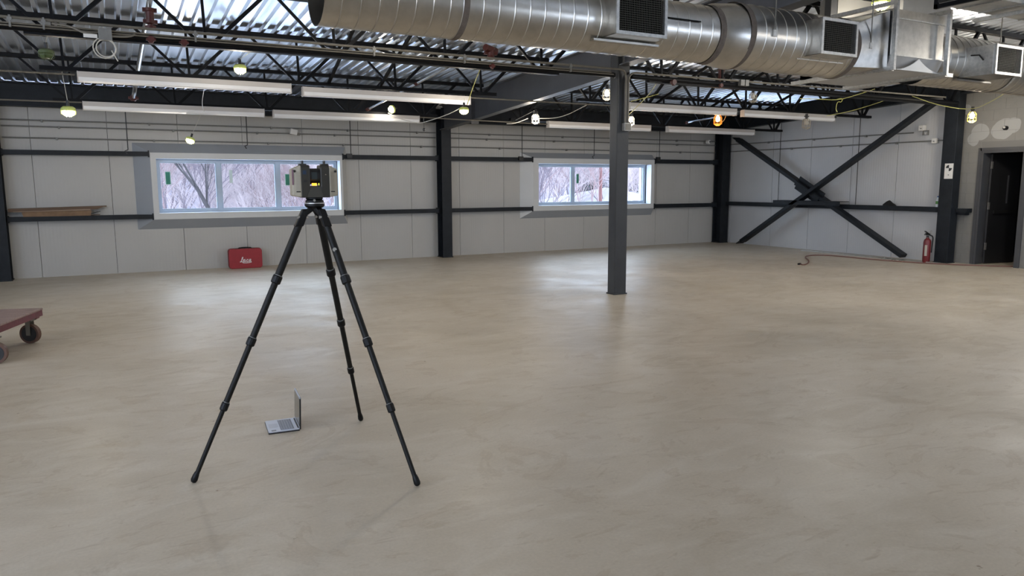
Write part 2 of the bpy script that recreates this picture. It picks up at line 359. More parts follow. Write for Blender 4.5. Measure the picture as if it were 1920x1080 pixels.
# ---------------------------------------------------------------- primary steel
def ibeam(name, a, b, depth0, depth1, fw_, label, mt, cat='beam', tf=.016):
    """a,b = points on the underside; depth upward"""
    t = thing(name, label, cat, a); a = Vector((0,0,0)); b = Vector(b)-Vector(t.location); d = (b-a).normalized(); s_ = d.cross(Vector((0,0,1))).normalized()
    up = Vector((0,0,1))
    def bar4(p, q, w, z0a, z0b, z1a, z1b, nm):
        h = w/2; obj(nm, MB().hexa([p-s_*h+up*z0a, p+s_*h+up*z0a, q+s_*h+up*z0b, q-s_*h+up*z0b], [p-s_*h+up*z1a, p+s_*h+up*z1a, q+s_*h+up*z1b, q-s_*h+up*z1b]), mt, t)
    bar4(a, b, fw_, 0, 0, tf, tf, 'bottom_flange'); bar4(a, b, fw_, depth0-tf, depth1-tf, depth0, depth1, 'top_flange'); bar4(a, b, .014, tf, tf, depth0-tf, depth1-tf, 'web')
    return t
GX = 6.55
def gb(y): return 3.143-.0585*(y-9.09)
g = ibeam('roof_girder', (GX,15.25,gb(15.25)), (GX,8.96,gb(8.96)), deck_z(15.25)-.075-gb(15.25), deck_z(8.96)-.075-gb(8.96), .16, 'deep grey roof girder from central post to wall column between windows', GIRD)
obj('end_plate', MB().box((-.09,-6.3+.01,-.02),(.09,-6.285,.62)), GIRD, g)
obj('stiffener', MB().box((-.08,-1.62,.018),(.08,-1.6,.46)), GIRD, g)
ibeam('roof_girder', (GX,8.74,3.26), (GX,1.0,3.82), deck_z(8.74)-.075-3.26, deck_z(1.0)-.075-3.82, .2, 'grey roof girder from central post passing above the round duct', GIRD)
def rb(y): return 3.046+.0503*(14.49-y)
ibeam('rafter_beam', (14.86,15.4,rb(15.4)), (14.86,9.15,rb(9.15)), deck_z(15.4)-.01-rb(15.4), deck_z(9.15)-.01-rb(9.15), .18, 'dark sloping rafter beam above the braced end wall', STEEL)
ibeam('rafter_beam', (14.86,8.9,rb(8.9)), (14.86,-5.8,rb(-5.8)), deck_z(8.9)-.01-rb(8.9), deck_z(-5.8)-.01-rb(-5.8), .18, 'dark rafter beam above the block wall beside the doorway', STEEL)
for x0, x1, lb in ((-7.8,-1.78,'dark eave beam above the wall left of the corner post'),(-1.5,6.42,'dark eave beam above the left window wall'),(6.7,14.6,'dark eave beam above the right window wall')):
    ibeam('eave_beam', (x0,15.33,2.95), (x1,15.33,2.95), .395, .395, .2, lb, STEEL)
def column(name, x0, x1, y0, y1, z, lb, mt, hollow=False):
    t = thing(name, lb, 'column', ((x0+x1)/2,(y0+y1)/2,0)); w = (x1-x0)/2; d = (y1-y0)/2
    if hollow: obj('shaft', MB().box((-w,-d,0),(w,d,z)), mt, t, bevel=.008)
    else:
        obj('shaft', MB().box((-w,-d,0),(w,-d+.016,z)).box((-w,d-.016,0),(w,d,z)).box((-.008,-d+.016,0),(.008,d-.016,z)), mt, t)
    obj('base_plate', MB().box((-w-.012,-d-.012,0),(w+.012,d+.012,.018)), mt, t)
    return t
c = column('steel_column', 6.445, 6.655, 8.765, 8.94, 3.62, 'charcoal square steel post standing alone in the middle of the floor', COLM, True)
obj('cap_plate', MB().box((-.13,-.11,3.6),(.13,.11,3.64)), COLM, c)
column('steel_column', 6.475, 6.70, 15.17, 15.46, 3.25, 'black steel wall column between the two windows', STEEL)
column('steel_column', 14.66, 14.93, 15.15, 15.46, 3.3, 'black steel column in the far corner of the room', STEEL)
column('steel_column', -1.78, -1.53, 15.15, 15.46, 3.25, 'black steel wall column at the left edge of the photo', STEEL)
t = column('steel_column', 14.78, 15.02, 8.93, 9.2, 3.5, 'dark steel column beside the doorway with a survey target on it', STEEL, True)
# survey target
tp0 = P(1771, 321, 0, 14.775); tp1 = P(1787, 321, 0, 14.775)
t = thing('survey_target', 'white paper target with black quarter circles on column by doorway', 'target', (14.774,(tp0.y+tp1.y)/2,tp0.z)); hw_ = (tp0.y-tp1.y)/2
obj('paper', MB().box((-.002,-hw_,-.15),(0,hw_,.15)), WHITE, t)
mb = MB()
for q0 in (0, math.pi):
    pts = [(-.004,0,.06)]+[(-.004,.062*math.cos(q0+k*math.pi/2/8),.06+.062*math.sin(q0+k*math.pi/2/8)) for k in range(9)]
    mb.prism(pts, (.0015,0,0))
obj('target_mark', mb, BLACK, t)
obj('target_dot', MB().box((-.004,-.012,-.085),(-.0025,.012,-.065)), CONDG, t)
# wall girts
def girt(x0, x1, z0, z1, lb, grp=None):
    t = thing('wall_girt', lb, 'girt', (x0,15.3,z0))
    L_ = x1-x0; h = z1-z0
    obj('channel', MB().box((0,0,0),(L_,.012,h)).box((0,.012,h-.01),(L_,.19,h)).box((0,.012,0),(L_,.19,.01)), STEEL, t)
    for ex in (0.0, L_-.02): obj('end_cleat', MB().box((ex,-.012,-.02),(ex+.02,.19,h+.02)), STEEL, t)
    return t
girt(-1.53,.735,2.145,2.225,'upper dark wall girt left of the left window'); girt(-1.53,.735,1.0,1.08,'lower dark wall girt carrying the cardboard left of left window')
girt(4.32,6.47,2.14,2.225,'upper dark wall girt right of the left window'); girt(4.32,6.47,.99,1.075,'lower dark wall girt right of the left window')
girt(6.71,8.85,2.135,2.225,'upper dark wall girt left of the right window'); girt(6.71,8.85,.99,1.075,'lower dark wall girt left of the right window')
girt(12.47,14.65,2.13,2.23,'upper dark wall girt right of the right window'); girt(12.47,14.65,.98,1.08,'lower dark wall girt right of the right window')
t = thing('wall_girt', 'dark wall girt running across the end wall behind the brace', 'girt', (14.82,9.2,1.02))
obj('channel', MB().box((0,0,0),(.012,5.95,.1)).box((.012,0,.09),(.17,5.95,.1)).box((.012,0,0),(.17,5.95,.01)), STEEL, t)
t = thing('girt_stub', 'short dark girt stub on the block wall by the doorway', 'girt', (14.95,8.7,1.0)); 
obj('channel', MB().box((-.02,-.0,.02),(.16,.22,.1)), STEEL, t); obj('bracket', MB().box((.02,.05,-.03),(.15,.21,.018)), STEEL, t)
# X brace on the end wall
XP = 14.60; XQ = 14.71
def brace(name, a, b, lb, segs):
    a = Vector(a); b = Vector(b); t = thing(name, lb, 'brace', a); d = b-a
    for s0, s1 in segs: obj('tube', MB().bar(d*s0, d*s1, .085, .20, (1,0,0)), STEEL, t, bevel=.008)
    for e, sgn in ((0,1),(1,-1)):
        u = d.normalized()*sgn; p = d*e
        obj('gusset_plate', MB().bar(p-u*.12, p+u*.28, .014, .26, (1,0,0)).xf(Matrix.Identity(4)), STEEL, t)
        return t
A0 = P(1392,452,0,XP); A1 = P(1750,193,0,XP); B0 = P(1385,262,0,XQ); B1 = P(1694,484,0,XQ)
A0.z = max(A0.z,.08); B1.z = max(B1.z,.08)
brace('cross_brace', A0, A1, 'dark diagonal brace rising from far corner floor to roof at right', [(0,1)])
def lerp_x(pa, pb, px):
    return None
tB = brace('cross_brace', B0, B1, 'dark diagonal brace falling from far corner top to floor near extinguisher', [(0,1)])
cc = P(1518,358,0,XQ)
t = thing('brace_connector', 'dark bolted connector plates where the two diagonal braces cross', 'plate', cc)
dB = (B1-B0).normalized()
for k in (-1,1):
    up = Vector((0, dB.z, -dB.y)).normalized()
    obj('splice_plate', MB().bar(-dB*.42+up*(.115*k), dB*.42+up*(.115*k), .10, .018, (1,0,0)), STEEL, t)
obj('gusset_plate', MB().bar(-dB*.40, dB*.40, .100, .225, (1,0,0)), STEEL, t)
for k in range(6):
    p = dB*(-.36+.144*k); obj('bolt', MB().cyl(p+Vector((-.03,0,.0)), p+Vector((.03,0,.0)), .018, 6), STEELB, t)
pl0 = P(1449,379,0,14.5); pl1 = P(1574,383,0,14.5); plz = P(1510,384.5,0,14.5).z
t = thing('brace_plate', 'horizontal dark channel lying across the brace crossing on end wall', 'plate', (14.50,pl1.y,plz))
obj('channel', MB().box((0,0,0),(.012,pl0.y-pl1.y,.10)).box((.012,0,.088),(.32,pl0.y-pl1.y,.10)), STEEL, t)
# ---------------------------------------------------------------- bar joists
def joist(Y, x0, x1, nodes, zb, lb, sp, zt=None):
    zt = deck_z(Y)-.004; t = thing('bar_joist', lb, 'joist', (x0,Y,zb)); hz = zt-zb; L_ = x1-x0
    obj('top_chord', MB().box((0,-.05,hz-.055),(L_,-.008,hz)).box((0,.008,hz-.055),(L_,.05,hz)), STEELB, t)
    b0 = nodes[0]-x0-.25; b1 = nodes[-1]-x0+.25
    obj('bottom_chord', MB().box((b0,-.045,0),(b1,-.008,.05)).box((b0,.008,0),(b1,.045,.05)), STEELB, t)
    hs = sp/2
    for i, n in enumerate(nodes):
        n -= x0
        for s_ in (-1, 1):
            tx = min(max(n+s_*hs*.93, .03), L_-.03)
            obj('web_bar', MB().bar((n+s_*.045,0,.03), (tx,0,hz-.03), .03 if s_ < 0 else .04, .03 if s_ < 0 else .045, (0,1,0)), STEELB, t)
        obj('web_bar', MB().bar((n,0,.03), (n-.02,0,hz-.03), .028, .028, (0,1,0)), STEELB, t)
    return t
N1 = [-.35+1.4*k for k in range(5)]; N1b = [-7.35+1.4*k for k in range(5)]; N2 = [7.3,8.5,9.7,10.9,12.1,13.3,14.3]
ZA, ZB, ZC = 3.075, 2.985, 2.845
for Y, zb, nm in ((8.85,ZA,'nearest the camera, meeting the central post'),(10.7,ZB,'second from the camera, above the longer white fixtures'),(13.1,ZC,'closest to the window wall')):
    joist(Y, -1.5, 6.46, N1, zb, 'black open-web roof joist of left bay, '+nm, 1.4)
    joist(Y, 6.67, 14.78, N2, zb, 'black open-web roof joist of right bay, '+nm, 1.2)
joist(6.7, -1.5, 6.46, N1, 3.19, 'black open-web roof joist of left bay, hidden behind the round duct', 1.4)
joist(6.7, 6.67, 14.78, N2, 3.19, 'black open-web roof joist of right bay, behind the round duct', 1.2)
# sloped bridging between joists
k = 0
def bridging(x, ya, za, yb, zb_, lb):
    t = thing('joist_bridging', lb, 'brace', (x,ya,za)); d = Vector((0,yb-ya,zb_-za))
    obj('strut', MB().bar((-.02,0,0), Vector((.02,0,0))+d, .035, .035), STEELB, t)
for x, pl in ((2.75,'near the middle of the left bay'),(3.5,'at the bright deck reflections of left bay'),(8.6,'just right of the central post'),(9.9,'in the middle of the right bay'),(11.3,'toward the end wall')):
    bridging(x, 8.85, ZA+.03, 10.7, deck_z(10.7)-.06, 'black diagonal strut rising from front joist, '+pl)
    bridging(x+.08, 8.85, deck_z(8.85)-.06, 10.7, ZB+.03, 'black diagonal strut falling from front joist, '+pl)
# ---------------------------------------------------------------- conduits and pipes
def run(name, pts, r, mt, lb, cat, n=8, sub=None, base=None):
    pts = [Vector(p) for p in pts]; o = pts[0].copy()
    t = obj(name, MB().tube([p-o for p in pts], r, n), mt, smooth=True); t.location = o; tag(t, lb, cat); return t
def smoothpts(pts, it=2):
    pts = [Vector(p) for p in pts]
    for _ in range(it):
        q = [pts[0]]
        for a, b in zip(pts[:-1], pts[1:]): q += [a*.75+b*.25, a*.25+b*.75]
        q.append(pts[-1]); pts = q
    return pts
YA = 8.72
def pz(px, py, Y): return P(px, py, 1, Y).z
# conduit bundle in front of joist A
zc = pz(300, 56, YA)
cb = P(1168,234,1,8.745)
xa, xb_ = 6.555, 6.60
r_ = run('conduit', smoothpts([(-4,YA,zc),(6.38,YA,zc),(6.50,YA,zc),(xa,YA,zc-.06),(xa,YA,zc-.22),(xa,YA,2.46)], 2), .014, CONDM, 'bare conduit along front joist bending down central post from left', 'conduit'); LCON = r_
r_ = run('conduit', smoothpts([(14.0,YA,zc-.0),(6.84,YA,zc-.03),(6.68,YA,zc-.03),(xb_,YA,zc-.09),(xb_,YA,zc-.25),(xb_,YA,2.46)], 2), .014, CONDM, 'bare conduit along front joist bending down central post from right', 'conduit')
for px in (20,83,366,700,870,1070):
    q = P(px, 60, 1, YA)
    c2 = obj('clamp', MB().box((-.009,-.02,-.09),(.009,.012,.02)).box((-.02,-.022,-.03),(.02,-.014,.0)), CONDG, LCON); c2.location = (q.x-LCON.location.x, 0, 0)
for i, (dz, rr_, e, nm) in enumerate(((-.052,.008,6.3,'upper'),(-.075,.008,6.34,'lower'))):
    run('conduit', [(-4,YA,zc+dz),(e,YA,zc+dz)], rr_, CONDM, 'thin conduit under the front left joist, %s of the pair' % nm, 'conduit')
run('sprinkler_pipe', [(-4,8.79,ZA+.055),(6.40,8.79,ZA+.055)], .034, STEELB, 'black sprinkler pipe along the front joist of the left bay', 'pipe', 12)
run('sprinkler_pipe', [(6.70,8.79,ZA+.055),(14.5,8.79,ZA+.055)], .034, STEELB, 'black sprinkler pipe along the front joist of the right bay', 'pipe', 12)
t = thing('junction_box', 'metal junction box fixed low on the central post', 'box', (6.58,8.74,2.40)); obj('box', MB().box((-.05,-.04,-.04),(.07,.024,.07)), FRAMEG, t, bevel=.004); obj('cover_plate', MB().box((-.04,-.044,-.03),(.06,-.041,.06)), CONDM, t)
p = P(197,64,1,8.68)
t = thing('junction_box', 'junction box on the front joist with a white cable coil', 'box', p); obj('box', MB().box((-.06,-.03,-.06),(.06,.03,.05)), CONDG, t, bevel=.004); obj('label_strip', MB().box((-.19,-.032,-.05),(-.07,-.029,-.015)), WHITE, t)
obj('conduit_tail', MB().tube(smoothpts([(-.07,0,-.01),(-.2,0,0),(-.3,0,.05),(-.45,0,.06)],2), .011, 6), CONDM, t); obj('conduit_tail', MB().tube(smoothpts([(.06,0,-.015),(.2,0,-.01),(.27,0,.02)],2), .011, 6), CONDM, t)
q = P(196,90,1,8.66); mb = MB()
for rad, off in ((.1,0),(.085,.012)): mb.tube([Vector((math.cos(a/20*2*math.pi)*rad+off-.0, .008*(off>0), math.sin(a/20*2*math.pi)*rad)) for a in range(21)], .006, 5)
mb.tube([(.06,0,-.02),(.11,0,-.12)], .006, 5); mb.tube([(0,0,.095),(0.0,.0,.2)], .005, 5)
t = obj('cable_coil', mb, WIREW); t.location = q; tag(t, 'coil of white cable hanging below the front joist at left', 'cable')
for px, py, nm in ((1393,156,'right of the central post'),):
    p = P(px, py, 1, 8.7); t = thing('junction_box', 'square metal junction boxes on joist '+nm, 'box', p); obj('box', MB().box((-.07,-.03,-.04),(.01,.03,.05)), CONDG, t); obj('box', MB().box((.03,-.03,-.04),(.1,.03,.05)), CONDG, t)
# red fittings of the sprinkler main
def redfit(px, py, Y, s_, lb):
    p = P(px, py, 1, Y); t = thing('pipe_fitting', lb, 'pipe fitting', p)
    obj('coupling', MB().cyl((0,-.03*s_,0),(0,.03*s_,0),.05*s_,10), RED, t)
    obj('outlet', MB().cyl((0,0,.02*s_),(0,0,-.06*s_),.028*s_,8), RED, t)
    obj('bolt_lug', MB().box((-.065*s_,-.02*s_,-.015*s_),(.065*s_,.02*s_,.015*s_)), RED, t); return t
redfit(283,74,8.72,.7,'small red sprinkler outlet left of centre under front joist, left one'); redfit(345,80,8.72,.7,'small red sprinkler outlet under front joist, right of its twin')
redfit(1263,154,8.72,.8,'red sprinkler outlet just right of the central post'); redfit(1352,160,8.72,.6,'red clamp on sprinkler pipe right of junction boxes'.replace('junction boxes','central post outlet'))
redfit(923,124,8.72,.6,'small red outlet under the front joist left of the girder')
def roofpipe(pxa, ya, pxb, yb, rp_, lbl, fits):
    """branch pipe along the roof slope, below the deck"""
    a = P(pxa[0], pxa[1], 1, ya); b = P(pxb[0], pxb[1], 1, yb); o = a.copy(); t = thing('branch_pipe', lbl, 'pipe', o); d = b-a
    obj('pipe', MB().tube([(0,0,0), d], rp_, 10), PIPEM, t, smooth=True)
    for f, s_ in fits:
        p = d*f; u = d.normalized()
        obj('red_coupling', MB().cyl(p-u*.05*s_, p+u*.05*s_, .062*s_, 12).box(tuple(p+Vector((-.09*s_,-.03*s_,-.02*s_))), tuple(p+Vector((.09*s_,.03*s_,.02*s_)))).box(tuple(p+Vector((-.09*s_,-.09*s_,-.02*s_))), tuple(p+Vector((.09*s_,-.05*s_,.02*s_)))), RED, t)
    return t
roofpipe((250,184),13.3,(284,-20),9.0,.03,'shiny branch pipe along the roof slope with red coupling at left',[(0.0,.8)])
pp = P(281,30,1,8.95)
t = thing('grooved_coupling', 'large red bolted pipe coupling above the front joist at left', 'pipe fitting', pp)
obj('housing', MB().lathe([(.03,-.10),(.075,-.09),(.075,-.055),(.055,-.05),(.055,.05),(.075,.055),(.075,.09),(.03,.10)], n=14), RED, t)
for sx_ in (-1,1):
    for z_ in (-.07,.07): obj('bolt', MB().box((sx_*.075-.02,-.03,z_-.022),(sx_*.075+.02,.03,z_+.022)), RED, t)
obj('flange', MB().cyl((0,0,-.16),(0,0,-.12),.075,12).cyl((0,0,-.13),(0,0,-.1),.035,10), RED, t); obj('riser', MB().cyl((0,0,.09),(0.01,.05,.3),.03,10), PIPEM, t); t.scale = (.72,.72,.85)
roofpipe((690,205),12.8,(846,123),10.4,.018,'thin shiny branch pipe with red heads in the left bay',[(0.0,.5),(.62,.45)])
roofpipe((1288,230),13.2,(1345,219),12.2,.018,'thin shiny branch pipe ending in a red head near orange lamp',[(0,.55)])
pp = P(920,100,1,8.95); t = thing('grooved_coupling', 'red bolted pipe coupling above front joist left of the girder', 'pipe fitting', pp)
obj('housing', MB().lathe([(.03,-.08),(.06,-.07),(.045,-.03),(.045,.03),(.06,.07),(.03,.08)], n=12), RED, t); obj('tee', MB().cyl((-.1,-.05,.06),(.1,.05,.04),.045,10), RED, t); obj('bolt', MB().box((-.09,-.02,-.02),(.09,.02,.02)), RED, t)
pp = P(1352,140,1,8.95); t = thing('grooved_coupling', 'dark red pipe coupling below the duct right of central post', 'pipe fitting', pp)
obj('housing', MB().lathe([(.03,-.1),(.055,-.08),(.04,0),(.055,.08),(.03,.1)], n=12), RED, t)
# wall conduits
for z, nm in ((2.735,'top'),(2.63,'middle'),(2.435,'lowest')):
    t = thing('wall_conduit', 'thin grey conduit along the back wall, %s of three' % nm, 'conduit', (-1.5,15.44,z))
    obj('tube', MB().cyl((0,0,0),(7.95,0,0),.0125,8), CONDG, t, smooth=True); obj('tube', MB().cyl((8.22,0,0),(16.15,0,0),.0125,8), CONDG, t, smooth=True)
    rr0 = random.Random(int(z*1000))
    for k in range(9):
        x = .7+1.75*k+rr0.uniform(-.25,.25)
        if abs(x-8.1) > .3: obj('strap', MB().box((x,-.02,-.03),(x+.03,.05,.016)), CONDG, t)
for y0, y1, z, nm in ((15.2,9.95,2.65,'upper'),(15.2,9.2,2.46,'lower')):
    t = thing('wall_conduit', 'thin grey conduit along the end wall, %s of two' % nm, 'conduit', (14.96,y1,z)); obj('tube', MB().cyl((0,0,0),(0,y0-y1,0),.0125,8), CONDG, t, smooth=True)
    for k in range(3): obj('strap', MB().box((-.02,1.1+1.4*k,-.03),(.03,1.14+1.4*k,.016)), CONDG, t)
# long supports between fixture rows
def fixture(pa, pb, Y, lb, g='unlit strip fixtures under the joists'):
    a = P(pa[0], pa[1], 1, Y); b = P(pb[0], pb[1], 1, Y); z = (a.z+b.z)/2; L_ = b.x-a.x
    t = thing('strip_light', lb, 'light fixture', (a.x,Y,z), 0, g)
    obj('housing', MB().box((0,-.05,.0),(L_,.05,.065)), FIXM, t, bevel=.004)
    obj('lens', MB().prism([(0.004,-.052,-.001),(0.004,-.045,-.045),(0.004,-.02,-.062),(0.004,.02,-.062),(0.004,.045,-.045),(0.004,.052,-.001)], (L_-.008,0,0)), LENS, t)
    for e in (0, L_-.008): obj('end_cap', MB().box((e-.002,-.054,-.064),(e+.010,.054,.067)), FIXM, t)
    return t
fixture((145,143),(545,168),10.62,'long white strip light left of the gap in the nearer row'); fixture((567,171),(880,190),10.62,'long white strip light ending beside the roof girder')
fixture((155,196.5),(495,214),13.0,'white strip light, left one of the row by window wall'); fixture((512,213),(785,225),13.0,'white strip light ending left of the wall column')
fixture((1178,196),(1378,214),10.62,'white strip light starting behind the central post, upper row'); fixture((1392,213),(1562,222),10.62,'white strip light reaching toward the end wall, upper row')
fixture((1027,232),(1218,242),13.0,'white strip light passing behind the central post, lower row'); fixture((1251,241),(1412,250),13.0,'shortest white strip light by the far corner, lower row')
for Y, a, b, lb in ((10.62,(-20,131),(140,140),'thin conduit feeding the nearer strip lights from left'),(13.0,(-20,186),(153,192),'thin conduit feeding the rear strip lights from left'),(10.62,(882,183),(1178,200),'thin conduit crossing below girder, nearer row'),(13.0,(788,220),(1026,233),'thin conduit crossing below girder, rear row')):
    run('feed_conduit', [P(*a,1,Y), P(*b,1,Y)], .011, CONDM, lb, 'conduit')
# black rods dropping by the back wall
for i, (px, y0, y1, bx, nm) in enumerate(((239,205,281,0,'at the left end of left window'),(463,212,272,0,'above the middle of left window'),(657,222,290,1,'right of the left window'),(978,232,295,1,'left of the right window'),(1113,240,292,0,'above the right window'),(1235,245,296,1,'right of the right window'))):
    a = P(px-2, y0, 1, 15.27); b = P(px+1, y1, 1, 15.27); a.x = b.x
    t = thing('drop_rod', 'black vertical drop wire '+nm, 'wire', b); obj('rod', MB().cyl((0,0,0),(0,0,min(a.z,2.949)-b.z),.009,6), BLACK, t)
    if bx: obj('bracket_box', MB().box((-.09,-.03,-.07),(.02,.03,.02)), BLACK, t)
    else: obj('hook', MB().tube([(0,0,0),(-.05,0,-.02),(-.02,0,-.07)],.01,5), BLACK, t)
for px, y0, y1, nm in ((1458,234,376,'left of the brace crossing'),(1603,212,386,'right of the brace crossing')):
    b = P(px-1, y1, 0, 14.9); a = P(px, y0, 0, 14.9)
    t = thing('drop_rod', 'black vertical drop wire on end wall '+nm, 'wire', (14.93,b.y,1.125)); obj('rod', MB().cyl((0,0,0),(0,0,rb(b.y)-1.13),.008,6), BLACK, t)
# ---------------------------------------------------------------- round duct
DY, DZ1, DZ2 = 5.5, 2.995, 3.015
def ringed(x0, x1, r, z, pitch=.135, n=48, open_end=False):
    prof = []; x = x0
    while x < x1-.001:
        e = min(x+pitch, x1); prof += [(r, x+.004), (r, e-.012), (r+.005, e-.008), (r+.005, e-.003)]; x = e
    prof.append((r, x1)); return prof
def ductsec(t, prof, z, nm, mt=GALV, n=56, openl=False):
    mb = MB(); ctr = (0,DY,z)
    if openl: prof = [(prof[0][0]-.006, prof[0][1]+1.2), (prof[0][0]-.006, prof[0][1])]+prof
    # lathe about X
    n0 = 0
    for r, h in prof:
        for k in range(n):
            a = 2*math.pi*k/n; mb.v.append((h, ctr[1]+r*math.cos(a), ctr[2]+r*math.sin(a)))
    for i in range(len(prof)-1):
        for k in range(n):
            a = i*n+k; b = i*n+(k+1)%n; mb.f.append((a, b, b+n, a+n))
    return obj(nm, mb, mt, t, smooth=True)
t = thing('round_duct', 'long round galvanized spiral duct with open end crossing the ceiling', 'duct', (0,0,0)); RD = t
XE = 1.40
ductsec(t, ringed(XE, 2.45, .255, DZ1), DZ1, 'duct_section', openl=True); ductsec(t, [(.262,2.44),(.262,2.49)], DZ1, 'joint_band', MASTIC)
ductsec(t, ringed(2.48, 5.02, .255, DZ1), DZ1, 'duct_section')
ductsec(t, [(.262,5.0),(.264,5.02),(.264,5.05),(.27,5.06)], DZ1+.002, 'sealant_band', MASTIC)
ductsec(t, [(.258,5.05),(.275,5.08),(.302,5.34)], DZ2-.01, 'reducer')
ductsec(t, [(.306,5.33),(.308,5.35),(.308,5.39),(.304,5.40)], DZ2, 'sealant_band', MASTIC)
ductsec(t, ringed(5.4, 6.80, .30, DZ2), DZ2, 'duct_section'); ductsec(t, [(.306,6.79),(.308,6.80),(.308,6.86),(.304,6.87)], DZ2, 'sealant_band', MASTIC)
RZ = 3.02
ductsec(t, ringed(8.14, 14.9, .295, RZ), RZ, 'duct_section')
ductsec(t, [(.302,9.72),(.304,9.73),(.304,9.76),(.302,9.77)], RZ, 'joint_band', FRAMEG)
for x, y0 in ((5.62,0),(2.0,0),(9.3,0),(7.0,0)):
    r = .30 if x > 5.3 else .255
    obj('hanger_rod', MB().cyl((x,DY-r-.012,3.03),(x,DY-r-.012,deck_z(5.3)),.006,6), CONDM, t); obj('hanger_strap', MB().box((x-.02,DY-r-.02,2.98),(x+.02,DY-r-.002,3.04)), FRAMEG, t)
obj('brace_rod', MB().cyl((4.2,DY-.262,3.04),(4.75,DY-.262,3.04),.006,5), STEELB, t)
# transition to square plenum
def sq(x, y0, y1, z0, z1, n=56):
    out = []
    for k in range(n):
        a = 2*math.pi*k/n; c, s_ = math.cos(a), math.sin(a); q = 1/max(abs(c), abs(s_))
        out.append((x, (y0+y1)/2+c*q*(y1-y0)/2, (z0+z1)/2+s_*q*(z1-z0)/2))
    return out
mb = MB(); n = 56; mb.v += [(6.86, DY+.3*math.cos(2*math.pi*k/n), DZ2+.3*math.sin(2*math.pi*k/n)) for k in range(n)]; mb.v += sq(7.25, 5.17, 5.83, 2.80, 3.38)
for k in range(n): mb.f.append((k, (k+1)%n, (k+1)%n+n, k+n))
obj('transition', mb, GALV2, t, smooth=True)
t = thing('duct_plenum', 'square galvanized plenum joining the round duct sections at right', 'duct', (7.27,5.10,2.80))
obj('body', MB().hexa([(0,.05,.13),(.88,.05,.13),(.88,1.2,.0),(0,1.2,.0)],[(0,.05,.6),(.88,.05,.6),(.88,1.2,.6),(0,1.2,.6)]), GALV2, t)
obj('lower_pan', MB().hexa([(0,.10,.0),(.88,.10,.0),(.88,1.2,-.005),(0,1.2,-.005)],[(0,.04,.135),(.88,.04,.135),(.88,1.2,.135),(0,1.2,.135)]), GALVD, t)
for xx in (-.03, .87):
    obj('flange', ring(MB(), -.04, .76, -.03, .66, .04, 0, .035).xf(Matrix.Translation((xx,0,0)) @ Matrix.Rotation(math.pi/2, 4, 'Z')), FRAMEG, t)
obj('bottom_flange', MB().box((-.04,.0,-.035),(0,1.3,.005)), FRAMEG, t); obj('bottom_flange', MB().box((.88,.0,-.035),(1.02,1.3,.005)), FRAMEG, t)
obj('seam', MB().box((0,.03,.13),(.88,.052,.142)), FRAMEG, t); obj('seam', MB().box((0,.03,.5),(.88,.052,.512)), FRAMEG, t)
# arched transition sheets at front bottom
for s0, s1 in ((0,.44),(.44,.88)):
    pts = [(s0,.03,-.01)]+[(s0+(s1-s0)*k/8, .03, -.01+ (.13*(abs((k/8)-(0 if s0 > .4 else 1)))**2 if False else .13*(((k/8) if s0 < .4 else 1-k/8)**2.2))) for k in range(9)]+[(s1,.03,-.01)]
    obj('arched_sheet', MB().prism([Vector(p)+Vector((0,-.005,0)) for p in pts], (0,.012,0)), GALVD, t)
t = thing('supply_drop', 'tall matte sheet metal supply box rising behind the plenum', 'duct', (0,0,0))
a = P(1690,60,1,5.95); b = P(1757,60,1,5.95)
obj('riser', MB().box((a.x,5.95,3.41),(b.x+.25,6.5,deck_z(6.5)-.01)), GALVD, t)
obj('label_plate', MB().box((a.x+.28,5.946,3.5),(a.x+.4,5.949,3.62)), FRAMEG, t)
a2 = P(1579,60,1,6.28); b2 = P(1690,60,1,6.28)
MATTE = MAT('matte_duct_board', (.42,.41,.385), .6, .2, .05, 2)
t = thing('duct_board_box', 'large plain grey duct box behind the caged ceiling lamp', 'duct', (0,0,0))
obj('body', MB().box((a2.x,6.36,3.32),(b2.x+.35,6.62,deck_z(6.62)-.01)), MATTE, t); obj('corner_post', MB().box((a2.x-.12,6.36,3.3),(a2.x-.01,6.45,deck_z(6.45)-.01)), GIRD, t)
obj('corner_angle', MB().box((b2.x-.03,6.25,3.36),(b2.x,6.36,3.86)), FRAMEG, t)
obj('ledge', MB().box((b2.x-.32,6.22,3.40),(b2.x+.0,6.36,3.47)), GALVD, t)
t = thing('rectangular_duct', 'rectangular galvanized duct with a dark open end at upper right', 'duct', (0,0,0))
x0 = 7.52
obj('body', MB().box((x0+.05,4.42,3.4),(13.5,4.86,3.80)), GALV2, t)
obj('open_end', MB().box((x0-.0,4.44,3.42),(x0+.05,4.84,3.78)), BLACK, t)  # solid black block, the dark inside of the duct painted on
obj('end_flange', MB().box((x0+.03,4.385,3.37),(x0+.07,4.9,3.41)).box((x0+.03,4.385,3.37),(x0+.07,4.42,3.82)).box((x0+.03,4.86,3.37),(x0+.07,4.9,3.82)), STEELB, t)
for k in range(12): obj('standing_seam', MB().box((x0+.35+.38*k,4.408,3.392),(x0+.362+.38*k,4.42,3.8)).box((x0+.35+.38*k,4.408,3.388),(x0+.362+.38*k,4.86,3.4)), FRAMEG, t)
obj('trapeze', MB().box((x0+.9,4.3,3.34),(x0+.94,5.0,3.38)), FRAMEG, t)
